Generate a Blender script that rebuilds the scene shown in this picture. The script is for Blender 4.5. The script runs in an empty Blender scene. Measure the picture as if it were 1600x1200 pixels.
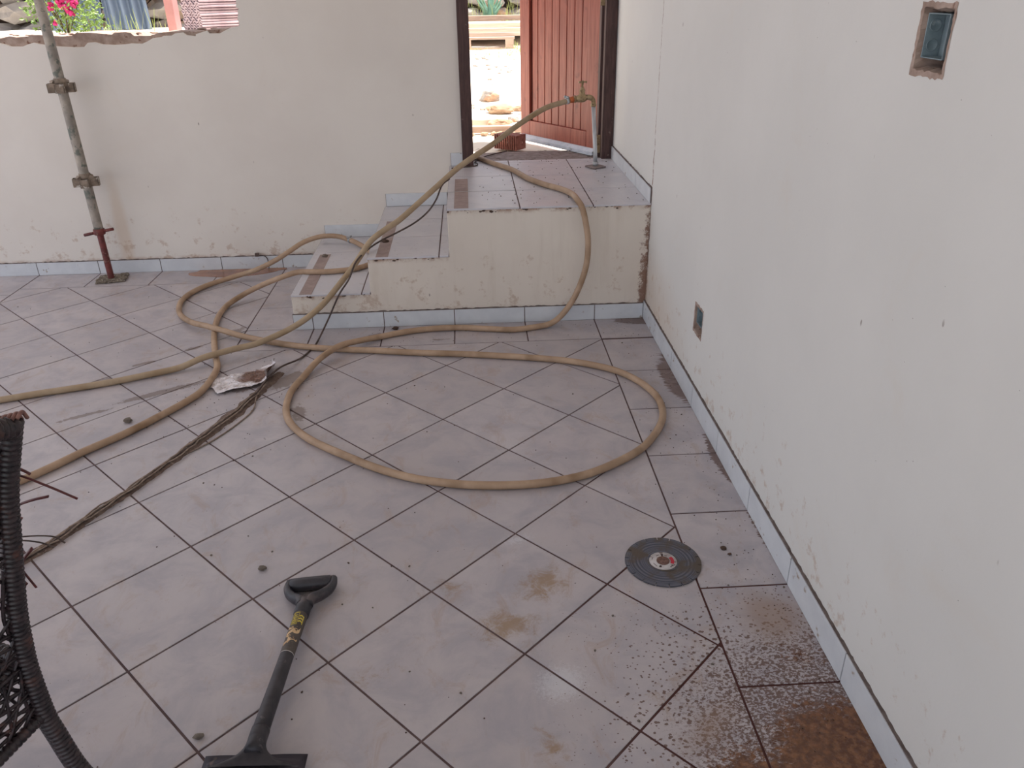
import bpy, bmesh, math, random
from mathutils import Vector, Matrix, noise as mnoise
PI = math.pi
random.seed(7)
SC = bpy.context.scene
COL = SC.collection

# ------------------------------------------------------------------ camera
cam_data = bpy.data.cameras.new('camera')
cam = bpy.data.objects.new('camera', cam_data)
COL.objects.link(cam)
cam_data.sensor_fit = 'HORIZONTAL'
cam_data.sensor_width = 36.0
cam_data.lens = 36.0 * 1242.13 / 1600.0
cam_data.clip_start = 0.02
cam_data.clip_end = 200
_ya, _pi, _ro = math.radians(2.696), math.radians(-26.606), math.radians(-0.988)
_F = Vector((math.sin(_ya) * math.cos(_pi), math.cos(_ya) * math.cos(_pi), math.sin(_pi)))
_R = Vector((math.cos(_ya), -math.sin(_ya), 0))
_U = _R.cross(_F)
_R2 = _R * math.cos(_ro) + _U * math.sin(_ro)
_U2 = -_R * math.sin(_ro) + _U * math.cos(_ro)
_m = Matrix((_R2, _U2, -_F)).transposed().to_4x4()
_m.translation = Vector((-0.8268, 0.0, 1.4684))
cam.matrix_world = _m
SC.camera = cam

# ------------------------------------------------------------------ light
SC.view_settings.view_transform = 'Standard'
SC.view_settings.look = 'None'
SC.view_settings.exposure = -0.48
SC.view_settings.gamma = 1.0
SC.view_settings.use_curve_mapping = False
world = bpy.data.worlds.new('world')
SC.world = world
world.use_nodes = True
_wn = world.node_tree
_wn.nodes.clear()
_wo = _wn.nodes.new('ShaderNodeOutputWorld')
_wb = _wn.nodes.new('ShaderNodeBackground')
_wb.inputs['Color'].default_value = (0.84, 0.88, 1.0, 1)
_wb.inputs['Strength'].default_value = 1.9
_wn.links.new(_wb.outputs[0], _wo.inputs[0])
sun_d = bpy.data.lights.new('sun', 'SUN')
sun_d.energy = 16.0
sun_d.color = (1.0, 0.95, 0.90)
sun_d.angle = math.radians(0.6)
sun = bpy.data.objects.new('sun', sun_d)
COL.objects.link(sun)
sun.location = (2, 5, 9)
sun.rotation_euler = Vector((0.24, -0.008, 1.0)).to_track_quat('Z', 'Y').to_euler()

# ------------------------------------------------------------------ helpers
def lin(r, g, b):
    f = lambda c: ((c / 255 + 0.055) / 1.055) ** 2.4 if c > 10 else c / 255 / 12.92
    return (f(r), f(g), f(b), 1)

class NT:
    """small wrapper that builds shader node trees"""
    def __init__(s, name):
        s.m = bpy.data.materials.new(name)
        s.m.use_nodes = True
        s.t = s.m.node_tree
        s.b = s.t.nodes['Principled BSDF']
        s.co = s.t.nodes.new('ShaderNodeTexCoord')
        s.sep = None
    def set(s, inp, v):
        if hasattr(v, 'is_output') or isinstance(v, bpy.types.NodeSocket):
            s.t.links.new(v, inp)
        else:
            inp.default_value = v
    def math(s, op, a, b=0.0, c=None, clamp=False):
        n = s.t.nodes.new('ShaderNodeMath'); n.operation = op; n.use_clamp = clamp
        s.set(n.inputs[0], a); s.set(n.inputs[1], b)
        if c is not None: s.set(n.inputs[2], c)
        return n.outputs[0]
    def noise(s, scale, detail=4, rough=0.6, vec=None, dist=0.0, color=False):
        n = s.t.nodes.new('ShaderNodeTexNoise')
        s.t.links.new(vec if vec is not None else s.co.outputs['Object'], n.inputs['Vector'])
        n.inputs['Scale'].default_value = scale; n.inputs['Detail'].default_value = detail
        n.inputs['Roughness'].default_value = rough; n.inputs['Distortion'].default_value = dist
        return n.outputs['Color' if color else 'Fac']
    def voro(s, scale, vec=None, out='Distance', rnd=1.0):
        n = s.t.nodes.new('ShaderNodeTexVoronoi')
        s.t.links.new(vec if vec is not None else s.co.outputs['Object'], n.inputs['Vector'])
        n.inputs['Scale'].default_value = scale; n.inputs['Randomness'].default_value = rnd
        return n.outputs[out]
    def mapped(s, scale=(1, 1, 1), loc=(0, 0, 0), rot=(0, 0, 0), src='Object'):
        n = s.t.nodes.new('ShaderNodeMapping')
        s.t.links.new(s.co.outputs[src], n.inputs['Vector'])
        n.inputs['Scale'].default_value = scale; n.inputs['Location'].default_value = loc
        n.inputs['Rotation'].default_value = rot
        return n.outputs[0]
    def ramp(s, fac, lo, hi, a=0.0, b=1.0):
        n = s.t.nodes.new('ShaderNodeMapRange'); n.interpolation_type = 'SMOOTHSTEP'
        s.set(n.inputs['Value'], fac)
        n.inputs['From Min'].default_value = lo; n.inputs['From Max'].default_value = hi
        n.inputs['To Min'].default_value = a; n.inputs['To Max'].default_value = b
        return n.outputs['Result']
    def mix(s, fac, a, b):
        n = s.t.nodes.new('ShaderNodeMix'); n.data_type = 'RGBA'
        s.set(n.inputs[0], fac); s.set(n.inputs[6], a); s.set(n.inputs[7], b)
        return n.outputs[2]
    def xyz(s):
        if s.sep is None:
            n = s.t.nodes.new('ShaderNodeSeparateXYZ')
            s.t.links.new(s.co.outputs['Object'], n.inputs[0]); s.sep = n.outputs
        return s.sep
    def blob(s, ax, ay, cx, cy, rx, ry, rot=0.0, k=1.0):
        """k at the centre falling to 0 at the rim of an ellipse in the plane of two axes"""
        X = s.math('SUBTRACT', ax, cx); Y = s.math('SUBTRACT', ay, cy)
        c, sn = math.cos(rot), math.sin(rot)
        u = s.math('ADD', s.math('MULTIPLY', X, c / rx), s.math('MULTIPLY', Y, sn / rx))
        v = s.math('ADD', s.math('MULTIPLY', X, -sn / ry), s.math('MULTIPLY', Y, c / ry))
        d = s.math('SQRT', s.math('ADD', s.math('MULTIPLY', u, u), s.math('MULTIPLY', v, v)))
        return s.math('MULTIPLY', s.math('SUBTRACT', 1.0, d, clamp=True), k)
    def maxof(s, lst):
        r = lst[0]
        for q in lst[1:]: r = s.math('MAXIMUM', r, q)
        return r
    def bump(s, h, strength=0.3, dist=0.002):
        n = s.t.nodes.new('ShaderNodeBump')
        n.inputs['Strength'].default_value = strength; n.inputs['Distance'].default_value = dist
        s.t.links.new(h, n.inputs['Height']); s.t.links.new(n.outputs[0], s.b.inputs['Normal'])
    def out(s, color, rough=0.6, metal=0.0):
        s.set(s.b.inputs['Base Color'], color); s.set(s.b.inputs['Roughness'], rough)
        s.set(s.b.inputs['Metallic'], metal)
        return s.m

def simple(name, c1, c2, scale=20, rough=0.6, metal=0.0, bump=0.2, stretch=(1, 1, 1), lo=0.3, hi=0.7, c3=None, s3=60, t3=(0.62, 0.68)):
    n = NT(name)
    v = n.mapped(stretch)
    f = n.noise(scale, vec=v, detail=5)
    col = n.mix(n.ramp(f, lo, hi), c1, c2)
    if c3 is not None:
        col = n.mix(n.ramp(n.noise(s3, detail=3), *t3), col, c3)
    if bump: n.bump(f, bump)
    return n.out(col, rough, metal)

class G:
    """collects geometry, links it as ONE mesh object"""
    def __init__(s): s.v = []; s.f = []; s.sm = []; s.mi = []
    def add(s, vs, fs, smooth=False, mi=0, mat=None):
        o = len(s.v)
        s.v += [tuple((mat @ Vector(v)) if mat else v) for v in vs]
        s.f += [tuple(i + o for i in f) for f in fs]
        s.sm += [smooth] * len(fs); s.mi += [mi] * len(fs)
        return s
    def box(s, a, b, mi=0, mat=None):
        x0, y0, z0 = a; x1, y1, z1 = b
        vs = [(x, y, z) for x in (x0, x1) for y in (y0, y1) for z in (z0, z1)]
        return s.add(vs, [(0, 1, 3, 2), (4, 6, 7, 5), (0, 4, 5, 1), (2, 3, 7, 6), (0, 2, 6, 4), (1, 5, 7, 3)], mi=mi, mat=mat)
    def tube(s, pts, r, seg=12, closed=False, cap=True, mi=0, mat=None, flat=1.0):
        pts = [Vector(p) for p in pts]; n = len(pts)
        rs = r if isinstance(r, (list, tuple)) else [r] * n
        T = []
        for i in range(n):
            a = pts[(i - 1) % n] if (closed or i > 0) else pts[i]
            b = pts[(i + 1) % n] if (closed or i < n - 1) else pts[i]
            T.append((b - a).normalized())
        up = Vector((0, 0, 1)) if abs(T[0].z) < 0.9 else Vector((1, 0, 0))
        N = (up - T[0] * up.dot(T[0])).normalized()
        vs = []
        for i in range(n):
            N = (N - T[i] * N.dot(T[i]))
            N = N.normalized() if N.length > 1e-6 else Vector((1, 0, 0))
            B = T[i].cross(N)
            for k in range(seg):
                a = 2 * PI * k / seg
                vs.append(tuple(pts[i] + N * math.cos(a) * rs[i] * flat + B * math.sin(a) * rs[i]))
        fs = []
        m = n if closed else n - 1
        for i in range(m):
            j = (i + 1) % n
            for k in range(seg):
                l = (k + 1) % seg
                fs.append((i * seg + k, i * seg + l, j * seg + l, j * seg + k))
        if cap and not closed:
            fs.append(tuple(range(seg))[::-1]); fs.append(tuple((n - 1) * seg + k for k in range(seg)))
        return s.add(vs, fs, smooth=True, mi=mi, mat=mat)
    def lathe(s, prof, seg=24, mi=0, mat=None, smooth=True):
        vs = []; fs = []
        for (r, z) in prof:
            for k in range(seg):
                a = 2 * PI * k / seg; vs.append((r * math.cos(a), r * math.sin(a), z))
        for i in range(len(prof) - 1):
            for k in range(seg):
                l = (k + 1) % seg
                fs.append((i * seg + k, i * seg + l, (i + 1) * seg + l, (i + 1) * seg + k))
        fs.append(tuple(range(seg))[::-1]); fs.append(tuple((len(prof) - 1) * seg + k for k in range(seg)))
        return s.add(vs, fs, smooth=smooth, mi=mi, mat=mat)
    def prism(s, poly, mapf, d0, d1, mi=0):
        """poly: list of 2D points; mapf(u, v, d) -> xyz"""
        n = len(poly)
        vs = [mapf(u, v, d0) for u, v in poly] + [mapf(u, v, d1) for u, v in poly]
        fs = [tuple(range(n)), tuple(range(2 * n - 1, n - 1, -1))] + [(i, i + n, (i + 1) % n + n, (i + 1) % n) for i in range(n)]
        return s.add(vs, fs, mi=mi)
    def build(s, name, mats, parent=None, bevel=0.0, seg=2, weld=False, recalc=True, disp=None):
        me = bpy.data.meshes.new(name)
        if parent is not None and parent.type == 'EMPTY' or parent is not None:
            inv = parent.matrix_world.inverted()
        else: inv = None
        me.from_pydata([tuple(v) for v in s.v], [], s.f)
        me.polygons.foreach_set('use_smooth', s.sm); me.polygons.foreach_set('material_index', s.mi)
        if recalc or weld:
            bm = bmesh.new(); bm.from_mesh(me)
            if weld: bmesh.ops.remove_doubles(bm, verts=bm.verts, dist=1e-5)
            bmesh.ops.recalc_face_normals(bm, faces=bm.faces)
            bm.to_mesh(me); bm.free()
        me.update()
        for m in (mats if isinstance(mats, (list, tuple)) else [mats]): me.materials.append(m)
        o = bpy.data.objects.new(name, me); COL.objects.link(o)
        if parent is not None:
            o.parent = parent; o.matrix_parent_inverse = inv
        if bevel:
            b = o.modifiers.new('bevel', 'BEVEL'); b.width = bevel; b.segments = seg; b.limit_method = 'ANGLE'; b.angle_limit = math.radians(40)
        return o

def crom(pts, sub=6):
    """Catmull-Rom through the points"""
    P = [Vector(p) for p in pts]; P = [2 * P[0] - P[1]] + P + [2 * P[-1] - P[-2]]
    out = []
    for i in range(1, len(P) - 2):
        a, b, c, d = P[i - 1:i + 3]
        for k in range(sub):
            t = k / sub
            out.append(0.5 * ((2 * b) + (c - a) * t + (2 * a - 5 * b + 4 * c - d) * t * t + (3 * b - a - 3 * c + d) * t ** 3))
    out.append(P[-2])
    return out

def tag(o, label=None, cat=None, group=None, kind=None):
    if label: o['label'] = label
    if cat: o['category'] = cat
    if group: o['group'] = group
    if kind: o['kind'] = kind
    return o
def empty(name, loc, rz=0.0):
    o = bpy.data.objects.new(name, None); COL.objects.link(o)
    o.location = loc; o.rotation_euler = (0, 0, rz); o.empty_display_size = 0.05
    o.matrix_world = Matrix.Translation(Vector(loc)) @ Matrix.Rotation(rz, 4, 'Z')
    return o
def dup(root, loc, rot, label=None, group=None, scale=None):
    r = root.copy(); COL.objects.link(r); r.location = loc; r.rotation_euler = rot
    if scale: r.scale = scale
    if label: r['label'] = label
    if group: r['group'] = group
    for ch in list(root.children):
        c = ch.copy(); COL.objects.link(c); c.parent = r
        for g_ in ch.children:
            d_ = g_.copy(); COL.objects.link(d_); d_.parent = c
    return r
def rock(seed, r=1.0, sub=2, jag=0.35, squash=(1, 1, 1), freq=1.3):
    bm = bmesh.new(); bmesh.ops.create_icosphere(bm, subdivisions=sub, radius=1.0)
    vs = []
    for v in bm.verts:
        n = v.co.normalized()
        k = 1 + jag * mnoise.noise(n * freq + Vector((seed * 3.1, seed * 1.7, 0))) + jag * 0.35 * mnoise.noise(n * freq * 3 + Vector((0, seed * 2.3, 0)))
        vs.append((n.x * k * r * squash[0], n.y * k * r * squash[1], n.z * k * r * squash[2]))
    fs = [tuple(v.index for v in f.verts) for f in bm.faces]
    bm.free(); return vs, fs

# ------------------------------------------------------------------ measures (metres)
W_, Y0, T_ = 0.2486, 1.3102, 0.3405
YF, YB = 3.6074, 4.5843
H1, H2, H3 = 0.1725, 0.3443, 0.5629
X1, X2, X3 = -1.7035, -1.3267, -0.9446
GX, GY, PHI = -0.7383, 1.4481, math.radians(45.572)
BB = 0.074            # skirting height
XL = -4.6             # open left side of the room
SILLY = 4.85          # outer face of the back wall
CEIL = 2.75

# ------------------------------------------------------------------ materials
def plaster_material(name, base, base2, kind):
    n = NT(name)
    X, Y, Z = n.xyz()
    big = n.noise(1.6, detail=4)
    col = n.mix(n.ramp(big, 0.3, 0.7), base, base2)
    fine = n.noise(9, detail=6, rough=0.7)
    # yellowish and grey smudges
    col = n.mix(n.ramp(n.noise(3.1, detail=5, rough=0.7, dist=0.6), 0.56, 0.82, 0, 0.22), col, lin(212, 198, 180))
    # dirt splashed low on the wall
    low = n.ramp(Z, 0.07, 0.5, 1.0, 0.0)
    dirt = n.ramp(n.math('ADD', n.noise(14, detail=6, rough=0.72), n.math('MULTIPLY', low, 0.10)), 0.63, 0.74, 0, 0.45)
    col = n.mix(n.math('MULTIPLY', dirt, n.ramp(low, 0.0, 0.5)), col, lin(172, 138, 110))
    # tiny chips and specks
    sp = n.ramp(n.voro(26), 0.020, 0.035, 1, 0)
    spm = n.ramp(n.noise(3.3, detail=2), 0.50, 0.60)
    col = n.mix(n.math('MULTIPLY', n.math('MULTIPLY', sp, spm), 0.8), col, lin(92, 76, 66))
    st = n.mapped((55, 55, 14) if kind != 'right' else (55, 55, 14))
    sp2 = n.ramp(n.voro(1.0, vec=n.mapped((11, 11, 5))), 0.028, 0.05, 1, 0)
    col = n.mix(n.math('MULTIPLY', n.math('MULTIPLY', sp2, n.ramp(n.noise(5.2, detail=2), 0.52, 0.6)), 0.7), col, lin(110, 92, 80))
    if kind == 'right':
        # rusty crack where the landing meets the wall, fading upwards
        wob = n.math('MULTIPLY', n.math('SUBTRACT', n.noise(9, detail=6, rough=0.8), 0.5), 0.05)
        d = n.math('ABSOLUTE', n.math('SUBTRACT', n.math('ADD', Y, wob), YF + 0.004))
        wid = n.ramp(Z, 0.05, 1.0, 0.030, 0.0035)
        line = n.ramp(n.math('DIVIDE', d, wid), 0.5, 1.1, 1, 0)
        line = n.math('MULTIPLY', line, n.ramp(n.noise(31, detail=4, rough=0.8), 0.38, 0.55))
        col = n.mix(n.math('MULTIPLY', line, 0.9), col, lin(122, 82, 60))
        # warm stain near the corner at the foot
        b1 = n.blob(Y, Z, YF - 0.1, 0.05, 0.9, 0.45)
        col = n.mix(n.ramp(n.math('ADD', b1, n.math('MULTIPLY', n.noise(4), 0.3)), 0.25, 1.0, 0, 0.4), col, lin(206, 178, 150))
    if kind == 'stairs':
        # brown bleed under the tiled edges
        for zt in (H1, H2, H3):
            xl, xr = {H1: (X1 - 0.1, X2), H2: (X2, X3), H3: (X3, 0.2)}[zt]
            inx = n.math('MULTIPLY', n.ramp(X, xl - 0.002, xl + 0.002), n.ramp(X, xr - 0.002, xr + 0.002, 1, 0))
            e = n.math('MULTIPLY', n.math('MULTIPLY', inx, n.ramp(Z, zt - 0.035, zt - 0.004, 0, 1)), n.ramp(Z, zt - 0.001, zt + 0.004, 1, 0))
            col = n.mix(n.math('MULTIPLY', e, n.ramp(n.noise(24, detail=5, rough=0.75), 0.45, 0.6, 0.1, 0.85)), col, lin(150, 104, 72))
        v = n.noise(1.0, vec=n.mapped((16, 16, 2.2)), detail=5)
        col = n.mix(n.ramp(v, 0.5, 0.8, 0, 0.22), col, lin(182, 164, 144))
        b2 = n.math('MULTIPLY', n.ramp(X, -0.11, 0.0), n.ramp(Z, 0.56, 0.05, 0.75, 1.0))
        col = n.mix(n.ramp(n.math('ADD', n.math('MULTIPLY', b2, 0.55), n.noise(34, detail=7, rough=0.82)), 0.86, 0.98, 0, 0.85), col, lin(120, 78, 56))
    if kind == 'back':
        # brown run above the skirting behind the prop
        b3 = n.blob(X, Z, -2.83, 0.25, 0.07, 0.5)
        col = n.mix(n.math('MULTIPLY', n.ramp(n.math('ADD', b3, n.math('MULTIPLY', n.noise(11), 0.3)), 0.35, 0.9, 0, 0.35), 1.0), col, lin(206, 176, 144))
        e = n.math('MULTIPLY', n.ramp(Z, 0.074, 0.10, 1, 0), n.ramp(n.noise(13, detail=4), 0.4, 0.6))
        col = n.mix(n.math('MULTIPLY', e, 0.5), col, lin(160, 118, 88))
    n.bump(n.math('ADD', n.math('MULTIPLY', fine, 0.7), big), 0.35, 0.004)
    return n.out(col, 0.85)
M_WR = plaster_material('plaster_right', lin(220, 219, 215), lin(215, 214, 210), 'right')
M_WB = plaster_material('plaster_back', lin(228, 222, 214), lin(221, 214, 206), 'back')
M_WS = plaster_material('plaster_stairs', lin(228, 219, 207), lin(218, 208, 196), 'stairs')

def tile_material(name, stains=True):
    n = NT(name)
    X, Y, Z = n.xyz()
    at = n.t.nodes.new('ShaderNodeAttribute'); at.attribute_name = 'tint'
    tv = at.outputs['Fac']
    base = n.mix(tv, lin(180, 172, 174), lin(191, 183, 185))
    m1 = n.noise(7.5, detail=6, rough=0.65, dist=0.5)
    base = n.mix(n.ramp(m1, 0.35, 0.7, 0, 0.7), base, lin(160, 156, 164))
    m2 = n.noise(11, detail=6, rough=0.75, dist=0.9, vec=n.mapped((1, 0.6, 1), rot=(0, 0, 0.7)))
    base = n.mix(n.ramp(m2, 0.52, 0.70, 0, 0.5), base, lin(168, 146, 132))
    if not stains: base = n.mix(0.55, base, lin(222, 222, 228))  # step tiles: pale blue sky reflection mixed into the base colour
    rough = n.ramp(m1, 0.3, 0.7, 0.32, 0.44)
    if stains:
        # fine grit specks everywhere
        sp = n.ramp(n.voro(38), 0.03, 0.06, 1, 0)
        base = n.mix(n.math('MULTIPLY', n.math('MULTIPLY', sp, n.ramp(n.noise(2.4, detail=3), 0.50, 0.58)), 0.75), base, lin(98, 84, 76))
        # tan scuffs
        tan = n.maxof([n.blob(X, Y, -0.668, 1.704, 0.15, 0.11, 0.8), n.blob(X, Y, -0.781, 1.55, 0.15, 0.11, 0.2),
                       n.blob(X, Y, -0.93, 1.70, 0.16, 0.10, 0.2, 0.6), n.blob(X, Y, -0.70, 1.18, 0.10, 0.07, -0.8, 0.8),
                       n.blob(X, Y, -1.10, 1.40, 0.14, 0.08, 0.5, 0.6), n.blob(X, Y, -0.40, 1.30, 0.2, 0.14, 0.4, 0.6),
                       n.blob(X, Y, -2.35, 4.05, 0.2, 0.2, 0.5, 0.5), n.blob(X, Y, -2.75, 4.2, 0.25, 0.1, 0.2, 0.55)])
        tm = n.ramp(n.math('ADD', n.math('MULTIPLY', tan, 0.42), n.noise(19, detail=7, rough=0.78, dist=0.7)), 0.66, 0.92, 0, 0.75)
        tm = n.math('MULTIPLY', tm, n.ramp(tan, 0.0, 0.3))
        base = n.mix(tm, base, lin(150, 120, 84))
        # white powder
        wp = n.maxof([n.blob(X, Y, -0.66, 1.35, 0.15, 0.13, 0.5), n.blob(X, Y, -0.73, 1.90, 0.16, 0.07, 0.3, 0.8)])
        wm = n.ramp(n.math('ADD', wp, n.math('MULTIPLY', n.noise(120, detail=6, rough=0.85), 1.3)), 1.15, 1.5, 0, 0.4)
        base = n.mix(wm, base, lin(222, 224, 230))
        # spray of mud towards the right wall: dots, then a continuous film
        Ys = n.math('SUBTRACT', Y, 1.0)
        zone = n.math('MULTIPLY', n.ramp(X, -0.80, -0.05, 0, 1), n.ramp(Y, 1.86, 1.15, 0, 1))
        dots = n.ramp(n.math('SUBTRACT', n.noise(1.0, vec=n.mapped((110, 150, 1), rot=(0, 0, -0.2)), detail=4, rough=0.7, dist=0.3), n.math('MULTIPLY', zone, 0.17)), 0.345, 0.385, 1, 0)
        dots = n.math('MULTIPLY', dots, n.ramp(zone, 0.38, 0.7))
        vd = n.voro(1.0, vec=n.mapped((80, 100, 1)))
        thr = n.math('MULTIPLY', n.math('MULTIPLY', n.ramp(zone, 0.0, 0.6, 0.10, 0.42), n.ramp(n.noise(70, detail=3), 0.38, 0.62, 0.25, 1.15)), 1.0)
        vdot = n.math('MULTIPLY', n.math('LESS_THAN', vd, thr), n.ramp(zone, 0.005, 0.08))
        dots = n.math('MAXIMUM', dots, vdot)
        base = n.mix(n.math('MULTIPLY', dots, 0.85), base, lin(92, 62, 48))
        film = n.maxof([n.blob(X, Y, -0.05, 1.02, 0.32, 0.38, 0.1, 1.7), n.blob(X, Y, -0.07, 1.40, 0.24, 0.20, 0.0, 0.62), n.blob(X, Y, -0.28, 1.02, 0.22, 0.26, 0.2, 1.15)])
        fn = n.noise(1.0, vec=n.mapped((38, 66, 1), rot=(0, 0, 0.12)), detail=7, rough=0.78, dist=0.9)
        wash = n.maxof([n.blob(X, Y, -0.09, 1.53, 0.15, 0.17, 0.0, 1.0), n.blob(X, Y, -0.35, 1.20, 0.2, 0.1, 0.8, 0.7)])
        base = n.mix(n.ramp(n.math('ADD', wash, n.math('MULTIPLY', n.noise(12, detail=4), 0.4)), 0.4, 1.0, 0, 0.6), base, lin(146, 118, 98))
        fm = n.ramp(n.math('ADD', n.math('MULTIPLY', film, 0.62), fn), 0.82, 0.95, 0, 0.95)
        base = n.mix(fm, base, n.mix(n.ramp(n.noise(60, detail=4), 0.4, 0.65), lin(92, 56, 34), lin(132, 88, 56)))
        # mud drawn out along the foot of the right wall and other wet marks
        wedge = n.maxof([n.blob(X, Y, 0.01, 2.93, 0.13, 0.42, 0.0, 1.0), n.blob(X, Y, 0.01, 2.30, 0.075, 0.30, 0.0, 1.0),
                         n.blob(X, Y, 0.0, 3.58, 0.26, 0.10, 0.0, 1.1), n.blob(X, Y, 0.01, 1.9, 0.05, 0.3, 0, 0.8)])
        wn = n.noise(1.0, vec=n.mapped((14, 62, 1)), detail=5, rough=0.7)
        w2 = n.ramp(n.math('ADD', wedge, n.math('MULTIPLY', wn, 0.8)), 0.78, 0.86, 0, 0.85)
        base = n.mix(w2, base, lin(104, 76, 64))
        marks = n.maxof([n.blob(X, Y, -1.62, 3.05, 0.20, 0.10, 0.9, 1.0), n.blob(X, Y, -1.80, 3.02, 0.20, 0.13, 0.5, 1.0),
                         n.blob(X, Y, -2.12, 2.98, 0.36, 0.045, 0.52, 1.0), n.blob(X, Y, -2.36, 2.80, 0.25, 0.035, 0.52, 0.8),
                         n.blob(X, Y, -2.13, 3.42, 0.09, 0.04, 0.5, 0.9), n.blob(X, Y, -2.30, 3.27, 0.13, 0.035, 0.5, 0.85), n.blob(X, Y, -2.42, 3.11, 0.12, 0.03, 0.6, 0.85),
                         n.blob(X, Y, -1.28, 3.50, 0.13, 0.05, 0.2, 0.95), n.blob(X, Y, -1.0, 3.42, 0.12, 0.04, 0.1, 0.7), n.blob(X, Y, -1.53, 2.75, 0.09, 0.20, 0.2, 0.75),
                         n.blob(X, Y, -1.98, 3.60, 0.10, 0.2, -0.3, 0.7)])
        mm = n.ramp(n.math('ADD', marks, n.math('MULTIPLY', n.noise(34, detail=6, rough=0.75), 0.9)), 0.92, 1.02, 0, 0.7)
        base = n.mix(mm, base, lin(112, 94, 84))
        rough = n.math('SUBTRACT', rough, n.math('MULTIPLY', n.math('MAXIMUM', fm, w2), 0.12))
        n.bump(n.math('ADD', n.math('MULTIPLY', fm, 0.8), m1), 0.25, 0.002)
    else:
        sp = n.ramp(n.voro(30), 0.05, 0.09, 1, 0)
        base = n.mix(n.math('MULTIPLY', n.math('MULTIPLY', sp, n.ramp(n.noise(5, detail=3), 0.48, 0.58)), 0.8), base, lin(104, 82, 70))
        base = n.mix(n.ramp(n.noise(17, detail=6, rough=0.8), 0.60, 0.70, 0, 0.6), base, lin(140, 118, 104))
        n.bump(m1, 0.25, 0.002)
    return n.out(base, rough)
M_TILE = tile_material('floor_tiles')
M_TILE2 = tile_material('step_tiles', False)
def grout_material():
    n = NT('grout'); X, Y, Z = n.xyz()
    c = n.mix(n.ramp(n.noise(12, detail=4), 0.35, 0.65), lin(104, 84, 82), lin(84, 64, 64))
    wet = n.math('MULTIPLY', n.ramp(X, -0.75, -0.35), n.ramp(Y, 2.1, 1.7))
    c = n.mix(wet, c, lin(74, 36, 30))
    return n.out(c, 0.8)
M_GROUT = grout_material()
M_SKIRT = simple('skirting_tile', lin(214, 218, 222), lin(204, 208, 213), 12, 0.4, bump=0.1, c3=lin(150, 132, 114), s3=22, t3=(0.64, 0.74))
M_SGROUT = simple('skirting_grout', lin(120, 108, 104), lin(88, 74, 70), 30, 0.85)
M_STRIP = simple('grip_strip', lin(170, 150, 144), lin(150, 132, 128), 26, 0.75, c3=lin(160, 142, 132), s3=40)
M_MORTAR = simple('broken_mortar', lin(178, 158, 146), lin(146, 124, 112), 22, 0.95, bump=0.8, c3=lin(120, 88, 74), s3=30, t3=(0.58, 0.7))
M_CONC = simple('rough_concrete', lin(150, 138, 136), lin(122, 108, 104), 30, 0.9, bump=0.6, c3=lin(86, 70, 62), s3=24, t3=(0.6, 0.68))
M_CEIL = simple('ceiling_board', lin(225, 220, 212), lin(215, 210, 204), 3, 0.9)
M_DARKWOOD = simple('dark_frame_wood', lin(84, 58, 54), lin(58, 36, 34), 18, 0.6, stretch=(6, 6, 0.6), c3=lin(116, 98, 90), s3=30, t3=(0.66, 0.74))
M_REDWOOD = simple('red_stained_wood', lin(168, 92, 76), lin(138, 66, 54), 10, 0.42, bump=0.15, stretch=(8, 8, 0.5), c3=lin(120, 60, 52), s3=9, t3=(0.6, 0.75))
M_REDDARK = simple('board_joint', lin(70, 24, 22), lin(52, 16, 16), 12, 0.6)
M_WHITEBAR = simple('painted_weather_bar', lin(214, 220, 230), lin(190, 198, 210), 18, 0.35, c3=lin(120, 116, 120), s3=26, t3=(0.62, 0.7))
M_BRASS = simple('tarnished_brass', lin(176, 154, 118), lin(134, 112, 84), 40, 0.42, metal=0.55, c3=lin(96, 76, 58), s3=70, t3=(0.55, 0.7))
M_GALV = simple('galvanised_pipe', lin(196, 198, 200), lin(160, 162, 166), 40, 0.45, metal=0.4, stretch=(1, 1, 0.2))
M_COPPER = simple('orange_hose_tail', lin(196, 108, 58), lin(160, 78, 40), 60, 0.5, metal=0.3)
M_STEEL = simple('bright_clip_steel', lin(200, 204, 208), lin(150, 154, 158), 60, 0.3, metal=0.9)
M_HOSE = simple('muddy_hose_rubber', lin(184, 156, 130), lin(162, 134, 108), 9, 0.55, bump=0.1, c3=lin(140, 112, 84), s3=6, t3=(0.5, 0.75))
M_HOSE2 = simple('olive_hose_rubber', lin(178, 157, 130), lin(156, 134, 106), 7, 0.5, bump=0.1, c3=lin(146, 120, 86), s3=5, t3=(0.5, 0.75))
M_CABLE = simple('brown_cable', lin(92, 76, 70), lin(66, 52, 48), 30, 0.6)
M_TWINE = simple('muddy_twine', lin(164, 146, 132), lin(128, 110, 98), 60, 0.85, bump=0.5)
M_DIRT = simple('mud_ridge', lin(126, 108, 98), lin(94, 76, 68), 45, 0.9, bump=1.0, c3=lin(150, 134, 124), s3=70)
M_SCAF = simple('scaffold_tube_paint', lin(176, 166, 154), lin(136, 130, 122), 14, 0.7, bump=0.4, c3=lin(108, 112, 104), s3=20, t3=(0.56, 0.64))
M_SCAFC = simple('scaffold_bracket', lin(158, 142, 126), lin(116, 102, 90), 30, 0.8, bump=0.6, c3=lin(196, 188, 178), s3=34, t3=(0.6, 0.66))
M_REDPAINT = simple('rusty_red_jack', lin(122, 58, 54), lin(86, 42, 40), 30, 0.6, bump=0.4, c3=lin(146, 112, 96), s3=46, t3=(0.6, 0.7))
M_CRUST = simple('cement_crust', lin(132, 122, 108), lin(92, 82, 72), 45, 0.95, bump=1.0, c3=lin(176, 168, 156), s3=80, t3=(0.58, 0.66))
M_PEB = simple('mortar_crumb', lin(124, 114, 104), lin(96, 86, 78), 60, 0.95)
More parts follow.
